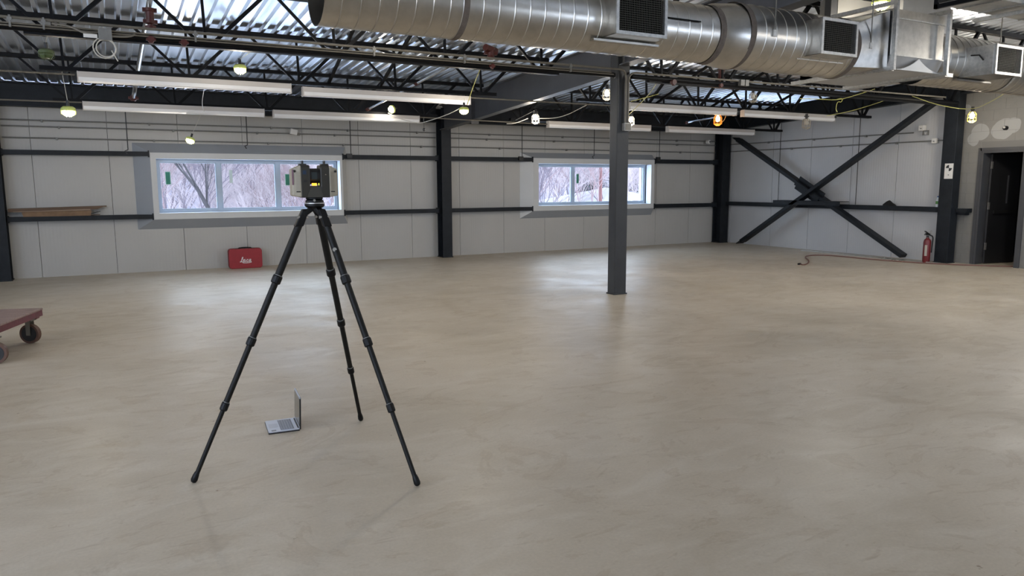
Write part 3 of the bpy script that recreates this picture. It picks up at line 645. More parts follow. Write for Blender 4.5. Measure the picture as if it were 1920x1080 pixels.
# registers on the duct
def register(px, py, w, h, x, z, r, lb, proud=.13):
    yf = DY-r-proud; t = thing('duct_register', lb, 'vent', (x,yf,z)); d = proud+r*.55
    fw2 = .028
    obj('collar', MB().box((-w/2,.012,-h/2),(-w/2+.004,d,h/2)).box((w/2-.004,.012,-h/2),(w/2,d,h/2)).box((-w/2,.012,-h/2),(w/2,d,-h/2+.004)).box((-w/2,.012,h/2-.004),(w/2,d,h/2)), GALV2, t)
    obj('shade_sheet', MB().box((-w/2+.01,.06,-h/2+.01),(w/2-.01,.066,h/2-.01)), SHADEBLK, t)  # black sheet painting in the shade inside the register
    mb = MB(); ring(mb, -w/2, w/2, -h/2, h/2, fw2, -.006, .014)
    obj('face_frame', mb, FRAMEG, t)
    mb = MB(); nx = int((w-2*fw2)/.017); nz_ = int((h-2*fw2)/.017)
    for i in range(1, nx): q = -w/2+fw2+(w-2*fw2)*i/nx; mb.box((q-.0009,.004,-h/2+fw2),(q+.0009,.006,h/2-fw2))
    for i in range(1, nz_): q = -h/2+fw2+(h-2*fw2)*i/nz_; mb.box((-w/2+fw2,.007,q-.0009),(w/2-fw2,.009,q+.0009))
    obj('wire_grid', mb, GRIDW, t, kind='stuff')
    # saddle flange lying on the duct
    obj('saddle', MB().box((-w/2-.09,d-.10,-h/2-.03),(w/2+.07,d-.02,-h/2-.012)), GALV, t)
    return t
a = P(1155,60,1,5.1); b = P(1250,70,1,5.1)
register(0,0,b.x-a.x,.42,(a.x+b.x)/2,a.z+.205-.005,.255,'mesh-covered duct register above the central post',.145)
a = P(1539,100,1,5.06); b = P(1606,107,1,5.06); c_ = P(1541,31,1,5.06)
register(0,0,b.x-a.x,c_.z-a.z,(a.x+b.x)/2,(c_.z+a.z)/2,.3,'mesh-covered duct register left of the plenum',.14)
a = P(1853,137,1,4.95); c_ = P(1853,80,1,4.95)
t3 = register(0,0,.52,c_.z-a.z,a.x+.30,(a.z+c_.z)/2-.01,.295,'duct register with bright side sheet at the right edge',.30)
obj('side_sheet', MB().box((-.275,.02,-(c_.z-a.z)/2),(-.262,.40,(c_.z-a.z)/2)), FRAMEG, t3)
obj('damper_handle', MB().tube([(-.28,.12,0),(-.30,.16,.06),(-.285,.26,.07)],.008,5), BLACK, t3)
# ---------------------------------------------------------------- lamps
def ptlight(loc, w, col=WARM, r=.05):
    l = bpy.data.lights.new('point_light', 'POINT'); l.energy = w; l.color = col; l.shadow_soft_size = r; return l
def addlight(t, z, w, col=WARM, r=.06):
    l = ptlight(None, w, col, r); o = bpy.data.objects.new('lamp_glow', l); COL.objects.link(o); o.parent = t; o.location = (0,0,z)
def led_lamp(px, py, Y, lb, on=True, w=40, s=1, tilt=0, top=None):
    p = P(px, py, 1, Y); t = thing('work_lamp', lb, 'lamp', p); t.rotation_euler = (0,tilt,.3)
    GRN = LIMEG
    obj('rim', MB().lathe([(.0,.055),(.06,.05),(.085,.03),(.088,.0),(.075,-.01)], n=18).xf(Matrix.Scale(s,4)), GRN if on else GRNOFF, t, smooth=True)
    obj('lens', MB().lathe([(.074,-.006),(.076,-.03),(.055,-.06),(.0,-.068)], n=18).xf(Matrix.Scale(s,4)), LAMPON if on else GRNOFF, t, smooth=True)
    obj('socket', MB().cyl((0,0,.05*s),(0,0,.13*s),.02*s,8), BLACK, t)
    mb = MB()
    for k in range(6):
        a = k*math.pi/3; mb.tube([(.09*s*math.cos(a),.09*s*math.sin(a),.0),(.085*s*math.cos(a),.085*s*math.sin(a),-.045*s),(.03*s*math.cos(a),.03*s*math.sin(a),-.08*s)], .004*s, 4)
    obj('guard', mb, GRN if on else GRNOFF, t)
    if on: addlight(t, -.11*s, w)
    if top is not None: obj('hanging_wire', MB().cyl((0,0,.12*s),(top[0]-p.x,top[1]-p.y,top[2]-p.z),.004,4), WIREW, t)
    return t
LIMEG = MAT('lime_lamp_rim', (.55,.62,.16), .4, 0); GRNOFF = MAT('green_lamp_housing', (.07,.10,.035), .5, 0, .1, 20)
CAGEY = MAT('yellow_cage', (.75,.62,.08), .4); CAGEO = MAT('orange_cage', (.8,.28,.02), .4); CAGEG = MAT('clear_cage', (.4,.36,.28), .4)
BULB = MAT('unlit_bulb', (.55,.52,.45), .3)
def cage_lamp(px, py, Y, lb, cage, on, w=25, s=1, tilt=0, lm=None, ax=1, top=None):
    p = P(px, py, ax, Y); t = thing('cage_lamp', lb, 'lamp', p); t.rotation_euler = (tilt,tilt*.5,.2)
    obj('socket', MB().cyl((0,0,.03*s),(0,0,.11*s),.022*s,8).box((-.05*s,-.012*s,.06*s),(.05*s,.012*s,.08*s)), BLACK, t)
    obj('bulb', MB().lathe([(.012,.03),(.03,.0),(.036,-.03),(.025,-.06),(0,-.07)], n=14).xf(Matrix.Scale(s,4)), (lm or LAMPON) if on else BULB, t, smooth=True)
    mb = MB()
    for k in range(8):
        a = k*math.pi/4; mb.tube([(.03*s*math.cos(a),.03*s*math.sin(a),.04*s),(.06*s*math.cos(a),.06*s*math.sin(a),.0),(.062*s*math.cos(a),.062*s*math.sin(a),-.1*s),(.02*s*math.cos(a),.02*s*math.sin(a),-.125*s)], .0035*s, 4)
    for z_ in (0,-.05,-.1): mb.tube([(.061*s*math.cos(a*math.pi/8),.061*s*math.sin(a*math.pi/8),z_*s) for a in range(17)], .0035*s, 4)
    obj('cage', mb, cage, t)
    if on: addlight(t, -.16*s, w, (1,.88,.72) if not lm else (1,.6,.3))
    if top is not None: obj('hanging_wire', MB().cyl((0,0,.1*s),(top[0]-p.x,top[1]-p.y,top[2]-p.z),.004,4), WIREW, t)
    return t
LW = 24
def up(px, py, Y): return P(px, py, 1, Y)
led_lamp(450,128,9.3,'bright work lamp below the front joist above left window',w=LW,s=.82,top=up(457,90,8.9))
led_lamp(128,207,10.7,'bright green-rimmed work lamp near the left column',w=LW,s=.92,top=up(116,135,10.7))
led_lamp(357,262,13.0,'bright tilted work lamp hanging in front of left window top',w=LW,s=.78,tilt=.35,top=up(359,210,13.0))
led_lamp(735,205,12.8,'work lamp turned sideways above the strip light near wall column',w=8,s=.8,tilt=1.25)
led_lamp(870,206,10.2,'bright work lamp in front of the roof girder',w=LW,s=.8,top=Vector((up(895,178,10.7).x,10.7,2.99)))
cage_lamp(1004,218,12.0,'bright bare bulb below the girder left of central post',WIREW,True,w=LW,s=1.1,top=Vector((up(985,200,13.1).x,13.1,2.845)))
cage_lamp(1138,172,9.3,'dim caged bulb peeking out at the left of central post top',CAGEG,True,w=4,s=1.0,top=up(1139,145,8.85))
cage_lamp(1183,222,11.0,'bright bulb half hidden behind the right side of central post',CAGEG,True,w=LW,s=1.0,top=Vector((up(1195,193,10.7).x,10.7,2.99)))
cage_lamp(1346,220,11.0,'orange caged lamp with glowing bulb in the right bay',CAGEO,True,w=8,s=1.25,lm=LAMPOR,top=Vector((up(1352,205,10.7).x,10.7,2.99)))
cage_lamp(1512,227,10.3,'unlit clear caged bulb hanging at end of the right strip light',CAGEG,False,s=1.25,top=Vector((up(1490,208,10.7).x,10.7,2.99)))
cage_lamp(1412,178,9.0,'unlit clear caged bulb hanging under the front joist at right',CAGEG,False,s=1.0,top=up(1404,158,8.85))
cage_lamp(1823,214,8.2,'yellow caged lamp lit in front of the block wall',CAGEY,True,w=LW,s=1.2,top=None)
led_lamp(1652,4,5.95,'large lit lamp in front of the plain grey duct box',w=10,s=1.15)
led_lamp(87,100,9.0,'unlit green work lamp hanging at the upper left',on=False,s=.82,top=up(80,64,8.85))
# added point lights without fixtures, put in to brighten the room
for i, (x, y, w_) in enumerate(((-3.5,5.0,75),(2.5,1.2,14),(8.5,2.5,20),(-3.5,-1.5,30),(3.5,-2.5,20),(10.5,4.0,45),(13.0,6.2,95),(12.5,1.5,30),(9.0,6.9,80),(3.2,6.9,60))):
    l = ptlight(None, w_, WARM if x < 8 else (1,.95,.88), .12); o = bpy.data.objects.new('added_fill_light', l); COL.objects.link(o); o.location = (x,y,3.15)
# cords between lamps
def cord(pts, Ys, lb, mt=YELW, r=.006):
    if not isinstance(Ys, (list, tuple)): Ys = [Ys]*len(pts)
    return run('lamp_cord', smoothpts([P(a, b, 1, y) for (a, b), y in zip(pts, Ys)], 2), r, mt, lb, 'cable', 5)
cord([(1710,180),(1760,198),(1823,207),(1860,190),(1895,168)], [8.78,8.4,8.2,7.0,5.5], 'yellowish cord sagging to the yellow caged lamp', YELW)
cord([(1500,185),(1540,186),(1570,188),(1600,180),(1640,167)], 8.74, 'yellow knotted cord strung below the plenum')
cord([(1570,186),(1580,184),(1578,192),(1570,190),(1567,205),(1570,210)], 8.72, 'yellow cord end dangling below its knot')
cord([(1550,217),(1590,210),(1640,195),(1665,186)], 9.6, 'thin cord running from right strip light to front joist')
cord([(1008,222),(1040,222),(1065,215),(1090,202),(1100,197)], 12.0, 'pale cord looping right of the bare bulb', WIREW)
cord([(728,212),(750,223),(785,232),(800,228),(840,215),(868,200)], [12.8,12.5,12,11.5,10.8,10.3], 'pale cord sagging between two work lamps by the girder', WIREW)
cord([(900,130),(888,160),(876,196)], [9.5,9.9,10.2], 'lime cord descending to the lamp before the girder')
cord([(1230,158),(1215,180),(1180,214)], [8.9,9.8,10.8], 'lime cord descending behind the central post')
cord([(1183,190),(1215,182),(1235,176)], 9.6, 'lime cord along the joist right of central post')
cord([(950,232),(965,232),(990,222)], 12.2, 'short pale cord left of the bare bulb', WIREW)
cord([(1352,208),(1362,214),(1358,226),(1352,230)], 11.0, 'orange lamp lead looped beside the orange lamp', MAT('orange_lead', (.7,.4,.15), .5))
cord([(383,210),(378,195),(383,165)], [13.0,12.5,11], 'pale wire holding the tilted lamp before left window', WIREW, .004)
# black pendant weight
for px, py, Y, lb in ((795,243,11.95,'small black pendant hanging left of the wall column'),(1567,219,9.6,'small black pendant at the right end of strip light')):
    p = P(px, py, 1, Y); t = thing('pendant_plug', lb, 'plug', p); obj('plug', MB().lathe([(0,-.03),(.022,-.015),(.022,.012),(0,.03)], n=10), BLACK, t); obj('lead', MB().cyl((0,0,.025),(0,0,.2 if px < 1000 else .1),.004,4), BLACK, t)
# ---------------------------------------------------------------- wall devices
p = P(551,248,1,15.38); t = thing('emergency_light', 'tilted white emergency floodlight on the wall conduit', 'light fixture', p)
obj('head', MB().box((-.08,-.06,-.05),(.06,.0,.055)).xf(Matrix.Rotation(.25,4,'Y')), WHITE, t, bevel=.01); obj('bracket', MB().box((.05,-.03,-.06),(.11,.03,-.01)), CONDM, t)
p = P(1328,266,1,15.36); t = thing('alarm_device', 'round white alarm device beside the far corner column', 'alarm', p)
obj('body', MB().lathe([(.0,-.05),(.05,-.04),(.06,-.01),(.06,.04)], axis='Y', n=16), WHITE, t, smooth=True); obj('lens', MB().box((-.005,-.055,-.02),(.03,-.045,.015)), BLACK, t)
p = P(1357,335,0,14.9); t = thing('wall_box', 'small black wall box near far corner with white conduit above', 'box', (14.9,p.y,p.z)); obj('box', MB().box((-.03,-.07,-.04),(.06,.08,.045)), BLACK, t); obj('conduit', MB().cyl((.05,-.09,.04),(.05,-.09,.62),.01,6), CONDG, t)
for px, py, w, h, lb in ((1728,240,.11,.11,'white box above the open conduit box on end wall'),(1752,264,.1,.1,'small white square detector on the end wall conduit')):
    p = P(px, py, 0, 14.92); t = thing('wall_box', lb, 'box', (14.93,p.y,p.z)); obj('box', MB().box((-.03,-w/2,-h/2),(.06,w/2,h/2)), WHITE, t, bevel=.006); obj('mark', MB().box((-.033,-.015,-.02),(-.0305,.02,.0)), CONDG, t)
p = P(1735,249,0,14.92); t = thing('open_wall_box', 'grey open conduit box on the end wall', 'box', (14.95,p.y,p.z)); obj('box', ring(MB(), -.06,.06,-.05,.05,.012,0,.04).xf(Matrix.Rotation(math.pi/2,4,'Z')), CONDG, t); obj('terminal', MB().box((-.02,-.03,-.01),(-.0,.03,.01)).box((-.02,-.008,-.04),(.0,.008,.0)), WHITE, t)
p = P(1887,240,0,XB); t = thing('pipe_stub', 'dark capped pipe stub in a patch of the block wall', 'pipe', (XB,p.y,p.z)); obj('stub', MB().cyl((-.06,0,0),(.02,0,0),.04,10), STEELB, t); obj('cap', MB().cyl((-.08,0,.01),(-.06,0,.01),.022,8), FRAMEG, t)
# ---------------------------------------------------------------- door
DOORM = MAT('dark_grey_door_paint', (.011,.011,.012), .5, 0, .1, 3); DFR = MAT('grey_door_frame', (.055,.056,.06), .5, 0, .1, 3)
d = root('door_1', (XB,0,0))
mb = MB(); fwd = .06
mb.box((-.02,DY1-fwd,0),(.22,DY1+.0,DZ)); mb.box((-.02,DY0,0),(.22,DY0+fwd,DZ)); mb.box((-.02,DY0+fwd,DZ-fwd),(.22,DY1-fwd,DZ))
mb.box((-.03,DY1-.02,0),(-.012,DY1+.04,DZ+.04)); mb.box((-.03,DY0-.04,0),(-.012,DY0+.02,DZ+.04)); mb.box((-.03,DY0,DZ-.02),(-.012,DY1,DZ+.04))
obj('frame', mb, DFR, d)
hx, hy = .26, DY1-.065; ang = math.radians(-12)
R_ = Matrix.Translation((hx,hy,0)) @ Matrix.Rotation(ang,4,'Z')
lf = obj('leaf', MB().box((0,-.022,.012),(.74,.022,DZ-.075)).xf(R_), DOORM, d)
obj('edge_strip', MB().box((-.006,-.023,.012),(.0,.023,DZ-.075)).xf(R_), DFR, lf); obj('push_bar', MB().box((.1,-.07,1.0),(.66,-.03,1.06)).xf(R_), BLACK, lf); obj('vision_strip', MB().box((.42,-.026,1.2),(.46,-.0225,1.75)).xf(R_), DFR, lf)
for z_ in (.35,1.15,1.95): obj('hinge', MB().box((-.03,-.035,z_-.07),(.01,-.015,z_+.07)).xf(R_), FRAMEG, lf)
# ---------------------------------------------------------------- things on girts
CARD = MAT('brown_cardboard', (.23,.145,.085), .8, 0, .15, 9); WOODB = MAT('old_brown_board', (.12,.075,.045), .7, 0, .25, 6, stretch=(1,8,8))
def gx(px): return P(px, 400, 1, 15.35).x
t = thing('cardboard_sheet', 'flattened tan cardboard box lying on the lower left girt', 'cardboard', (gx(28),15.31,1.082))
L1 = gx(170)-gx(28); obj('sheet', MB().hexa([(.12,0,0),(L1,0,0),(L1,.16,0),(.12,.16,0)],[(.10,-.02,.085),(L1+.02,-.02,.095),(L1,.16,.09),(.1,.16,.08)]), CARD, t); obj('flap', MB().hexa([(-.02,-.04,.085),(L1,-.04,.1),(L1,.16,.1),(-.02,.16,.085)],[(-.02,-.04,.095),(L1,-.04,.118),(L1,.16,.118),(-.02,.16,.095)]), MAT('pale_cardboard', (.33,.24,.17), .8), t)
t = thing('wooden_board', 'long dark brown board on top of the cardboard stack', 'board', (gx(16),15.29,1.205)); L2 = gx(201)-gx(16)
obj('plank', MB().hexa([(0,0,.0),(L2,0,.03),(L2,.15,.03),(0,.15,.0)],[(0,0,.02),(L2,0,.05),(L2,.15,.05),(0,.15,.02)]), WOODB, t); obj('edge_flange', MB().hexa([(0,-.012,-.04),(L2-.15,-.012,-.01),(L2-.15,-.002,-.01),(0,-.002,-.04)],[(0,-.012,.02),(L2,-.012,.05),(L2,-.002,.05),(0,-.002,.02)]), WOODB, t)
t = thing('metal_offcut', 'dark metal offcuts poking from right of the cardboard stack', 'scrap', (gx(172),15.31,1.082)); obj('strip', MB().bar((-.02,.06,.03),(.14,.06,.075),.06,.012), STEEL, t); obj('strip', MB().bar((-.03,.08,.012),(.13,.08,.012),.06,.012), WOODB, t)
t = thing('black_cloth', 'crumpled black cloth lying on the end wall girt', 'cloth', (14.88,P(1667,386,0,14.86).y,1.12)); 
mb = MB().lathe([(.15,0),(.13,.03),(.07,.075),(.03,.1),(0,.105)], n=14); mb.v = [(v[0]*.5*(1+.2*math.sin(7*v[1]*9)), v[1]*1.1+.02*math.sin(v[2]*40), v[2]*(1+.25*math.sin(v[1]*30))) for v in mb.v]
obj('cloth', mb, BLACK, t, smooth=True)
PET = MAT('clear_bottle', (.62,.68,.7), .12, 0); 
t = thing('water_bottle', 'clear water bottle with green label on the end wall girt', 'bottle', (14.87,P(1757,386,0,14.86).y+.0,1.12))
obj('body', MB().lathe([(.034,0),(.036,.01),(.036,.13),(.03,.16),(.014,.19),(.013,.2)], n=14), PET, t, smooth=True); obj('cap', MB().cyl((0,0,.2),(0,0,.222),.016,10), MAT('blue_cap', (.05,.12,.4), .4), t); obj('label_band', MB().cyl((0,0,.06),(0,0,.12),.0368,14), MAT('green_label', (.08,.25,.05), .5), t)
# ---------------------------------------------------------------- floor things
t = thing('fire_extinguisher', 'red fire extinguisher standing on floor by the doorway column', 'fire extinguisher', (14.60,P(1736,490,0,14.60).y,0))
EXR = MAT('extinguisher_red', (.15,.013,.014), .35)
obj('cylinder', MB().lathe([(.066,0),(.07,.02),(.07,.42),(.06,.465),(.03,.49),(.026,.51)], n=20), EXR, t, smooth=True)
obj('valve', MB().cyl((0,0,.5),(0,0,.55),.025,8).box((-.09,-.02,.56),(.05,.02,.58)), BLACK, t); obj('handle', MB().bar((-.1,0,.64),(.06,0,.57),.03,.015).bar((-.08,.0,.6),(.03,0,.56),.03,.012), BLACK, t)
obj('hose', MB().tube(smoothpts([(.03,-.02,.56),(.09,-.06,.53),(.095,-.05,.40),(.095,-.04,.2)],2), .014, 6), BLACK, t); obj('label_plate', MB().box((-.072,-.045,.14),(-.055,.0,.36)), MAT('cream_label', (.5,.46,.38), .6), t); obj('pin_ring', MB().tube([(.07+.025*math.cos(a*math.pi/6),-.02,.62+.025*math.sin(a*math.pi/6)) for a in range(13)], .004, 4), FRAMEG, t)
for nm, pa, pb, w, lb, mt in (('metal_track', (1503,470),(1762,495),.05,'long shiny metal track lying on floor along the end wall',GALV2),):
    a = P(*pa,2,.0); b = P(*pb,2,.0); t = thing(nm, lb, 'track', a); obj('base', MB().bar((0,0,.004), (b-a)+Vector((0,0,.004)), w, .006), mt, t); 
    for s_ in (-1,1):
        n_ = Vector((b.y-a.y, -(b.x-a.x), 0)).normalized()*s_*w/2; obj('lip', MB().bar(n_+Vector((0,0,.014)), (b-a)+n_+Vector((0,0,.014)), .004, .026), mt, t)
hp = [(1499,495),(1508,497),(1516,493),(1517,488),(1509,483),(1512,479.5),(1530,478),(1560,479),(1640,487),(1740,494),(1810,497),(1870,499),(1925,500)]
run('air_hose', smoothpts([Vector((*P(a,b,2,.012).xy,.012)) for a, b in hp], 2), .012, MAT('brick_red_hose', (.19,.09,.07), .6), 'thin reddish hose curling on floor near the end wall', 'hose', 6)
t = thing('hose_end', 'small dark brass nozzle at the free end of the floor hose', 'nozzle', Vector((*P(1499,495,2,.015).xy,.016))); obj('nozzle', MB().lathe([(.015,-.04),(.02,-.03),(.02,.03),(.01,.045)], axis='X', n=10), STEELB, t)
# debris by brace foot
DEB = MAT('grey_debris', (.2,.19,.17), .9)
for k in range(7):
    x = 14.55+random.uniform(-.12,.12); y = 9.75+.07*k+random.uniform(-.03,.03); s_ = random.uniform(.015,.04)
    o = obj('rubble_chip', MB().hexa([(-s_,-s_,0),(s_,-s_*.7,0),(s_*.8,s_,0),(-s_*.6,s_*.8,0)],[(-s_*.5,-s_*.4,s_),(s_*.5,-s_*.4,s_*.8),(s_*.4,s_*.5,s_*.9),(-s_*.4,s_*.4,s_*1.1)]), DEB); o.location = (x,y,0); o.rotation_euler.z = k
    tag(o, 'grey rubble chip on floor between brace foot and extinguisher', 'rubble', 'rubble chips by the brace foot')
# red case with script lettering
CASE = MAT('red_case_fabric', (.30,.018,.026), .55, 0, .12, 12, .2, 120)
a = P(433,503,2,0); b = P(490,502.5,2,0); mid = (a+b)/2; cw = (b-a).length; 
mid = Vector((mid.x, 15.27, 0)); t = thing('red_case', 'red carrying case with white script lettering against the back wall', 'case', mid, 0)
def rrect(w, h, r, n=5):
    o = []
    for cx_, cz_, a0 in ((w/2-r,h-r,0),(-w/2+r,h-r,90),(-w/2+r,r,180),(w/2-r,r,270)):
        for k in range(n+1): q = math.radians(a0+90*k/n); o.append((cx_+r*math.cos(q), 0, cz_+r*math.sin(q)))
    return o
cw = .62; ch = P(461,466,1,15.2).z
obj('shell', MB().prism(rrect(cw, ch, .055), (0,.17,0)), CASE, t, bevel=.012); t.children[0].location = (0,-.085,0)
obj('lid_seam', MB().prism(rrect(cw+.006, ch+.004, .057), (0,.006,0)), MAT('dark_red_seam', (.08,.005,.008), .6), t); 
mb = MB(); mb.tube(smoothpts([(-.13,-.02,ch-.005),(-.1,-.02,ch+.018),(.1,-.02,ch+.018),(.13,-.02,ch-.005)],1), .012, 6); obj('handle', mb, BLACK, t)
obj('handle_recess', MB().box((-.19,-.06,ch-.012),(.17,.05,ch+.004)), BLACK, t)
# script letters drawn as strokes
def strokes(ls, sc, r, ox, oz, y):
    mb = MB()
    for l in ls:
        mb.tube(smoothpts([(ox+(a+.28*b)*sc, y, oz+b*sc) for a, b in l], 2), r, 5)
    return mb
LEI = [[(-.15,.0),(.1,.1),(.35,.9),(.42,1.35),(.22,1.4),(.2,1.0),(.22,.3),(.1,-.02),(-.1,.05),(.1,.12),(.5,.0),(.8,.05)],
       [(.62,.32),(.95,.5),(.92,.75),(.7,.68),(.66,.25),(.85,.0),(1.15,.12)], [(1.2,.7),(1.18,.2),(1.3,.0),(1.45,.12)], [(1.24,1.0),(1.26,1.04)],
       [(1.98,.62),(1.82,.75),(1.62,.5),(1.65,.12),(1.85,.0),(2.1,.15)], [(2.75,.62),(2.5,.75),(2.25,.45),(2.3,.05),(2.55,.08),(2.75,.7),(2.7,.2),(2.85,.0),(3.0,.1)],
       [(.65,-.22),(1.4,-.3),(2.3,-.28),(3.1,-.12)]]
obj('lettering', strokes(LEI, .068, .0075, -.105, ch*.33, -.088), MAT('white_print', (.75,.72,.72), .5), t)
# cart
CRED = MAT('cart_red_paint', (.13,.022,.03), .5, 0, .25, 12, .2, 40); CTOP = MAT('worn_red_wood', (.29,.205,.185), .6, 0, .3, 7, .3, 30, stretch=(1,6,1)); RUB = MAT('brown_tread', (.12,.06,.04), .6)
wc1 = P(56,643,2,0); wc2 = P(3,681,2,0)
e1 = P(75,580,2,.33); e2 = P(0,606,2,.33)
dcx = (e2-e1).normalized(); dfar = Vector((-dcx.y, dcx.x, 0));
if dfar.x > 0 and False: dfar = -dfar
t = thing('platform_cart', 'worn red platform cart on swivel casters at the left edge', 'cart', (-.668,9.06,0)); u = Vector((-.3,-.954,0)).normalized(); v = Vector((-.954,.3,0)).normalized(); z1 = Vector((0,0,1))
def CQ(a, b, z): return u*a+v*b+z1*z
def cbox(a0,a1,b0,b1,z0,z1_): return MB().hexa([CQ(a0,b0,z0),CQ(a1,b0,z0),CQ(a1,b1,z0),CQ(a0,b1,z0)],[CQ(a0,b0,z1_),CQ(a1,b0,z1_),CQ(a1,b1,z1_),CQ(a0,b1,z1_)])
CL, CWd = 1.15, .75
obj('deck_board', cbox(0,CL,0,CWd,.335,.355), CTOP, t, bevel=.004)
for b0 in (0.005, CWd-.035): obj('side_rail', cbox(0.005,CL,b0,b0+.03,.275,.334), CRED, t)
obj('end_channel', cbox(.0,.06,.04,CWd-.04,.25,.334), CRED, t)
obj('end_channel', cbox(CL-.06,CL,.04,CWd-.04,.25,.334), CRED, t)
obj('loose_strip', cbox(.3,1.2,CWd*.55,CWd*.62,.356,.372), CTOP, t)
for ca, cb_ in ((.07,.11),(.1,CWd-.1),(1.0,.03),(CL-.12,CWd-.1)):
    pc = CQ(ca, cb_, 0); ax = Vector((-.5,-.87,0)) if ca < .5 else Vector((-.25,-.97,0)); uf = Vector((ax.y,-ax.x,0))
    c_ = obj('caster', MB().bar(pc+z1*.236, pc+z1*.250, .09, .09, tuple(uf)), CONDM, t)
    for s_ in (-1,1): obj('fork', MB().bar(pc+ax*.034*s_+z1*.24, pc+ax*.034*s_+z1*.085, .045, .006, tuple(ax)), CONDM, c_)
    wc = pc+z1*.1
    obj('wheel', MB().cyl(wc-ax*.024, wc+ax*.024, .1, 24), RUB, c_); obj('hub', MB().cyl(wc-ax*.027, wc+ax*.027, .078, 20), BLACK, c_)
# laptop
ALU = MAT('silver_laptop_shell', (.62,.66,.74), .35, .5); KEYS = MAT('laptop_keys', (.22,.24,.28), .5); SCR = MAT('dim_laptop_screen', (.10,.09,.085), .15)
c0 = P(504,815,2,0.0); c1 = P(561.5,807.5,2,0); c2 = P(553,786,2,0)
ux = (c1-c0); dl = ux.length; ux.normalize(); uy = Vector((-ux.y, ux.x, 0)); wl = .30; dl = min(dl,.23)
t = thing('laptop', 'small open silver laptop on the floor between the tripod legs', 'laptop', c0, math.atan2(ux.y, ux.x)); wl = (c2-c1).length*.97
obj('base', MB().prism([(x_, y_, .004) for x_, y_ in ((.008,0),(dl-.004,0),(dl,.004),(dl,wl-.004),(dl-.004,wl),(.008,wl),(0,wl-.01),(0,.01))], (0,0,.011)), ALU, t); t.children[0].scale = (1,1,1)
obj('bottom_shell', MB().box((-.001,-.001,0),(dl+.001,wl+.001,.009)), BLACK, t)
obj('trackpad', MB().box((.012,wl*.34,.0151),(.072,wl*.66,.0158)), MAT('trackpad_grey', (.5,.53,.6), .3), t)
kb = obj('keyboard_well', MB().box((.078,.018,.0151),(dl-.03,wl-.018,.0156)), KEYS, t)
kk = MB()
nr, nc = 5, 13
for i in range(nr):
    for j in range(nc):
        a = .081+(dl-.115)*i/nr; b = .021+(wl-.042)*j/nc; kk.box((a,b,.0157),(a+(dl-.115)/nr-.004,b+(wl-.042)/nc-.003,.0175))
obj('keys', kk, MAT('key_caps', (.36,.38,.43), .5), kb, kind='stuff')
obj('sticker', MB().box((.02,.012,.0152),(.05,.035,.0157)), KEYS, t)
th = math.radians(2)
SRt = Matrix.Translation((dl+.002,0,.008)) @ Matrix.Rotation(th,4,'Y')
ls_ = obj('lid', MB().box((0,0,0),(.007,wl,.215)).xf(SRt), BLACK, t, bevel=.002); obj('lid_rim', MB().box((-.0008,0,.207),(.0066,wl,.2165)).xf(SRt), ALU, ls_); obj('chin', MB().box((-.0012,.003,.004),(-.0002,wl-.003,.02)).xf(SRt), ALU, ls_); obj('screen', MB().box((-.0012,.008,.02),(-.0002,wl-.008,.207)).xf(SRt), SCR, ls_); obj('lid_edge', MB().box((.007,.0,0),(.009,wl,.215)).xf(SRt), BLACK, ls_)
obj('hinge', MB().cyl((dl-.004,.02,.012),(dl-.004,wl-.02,.012),.006,8), BLACK, t)
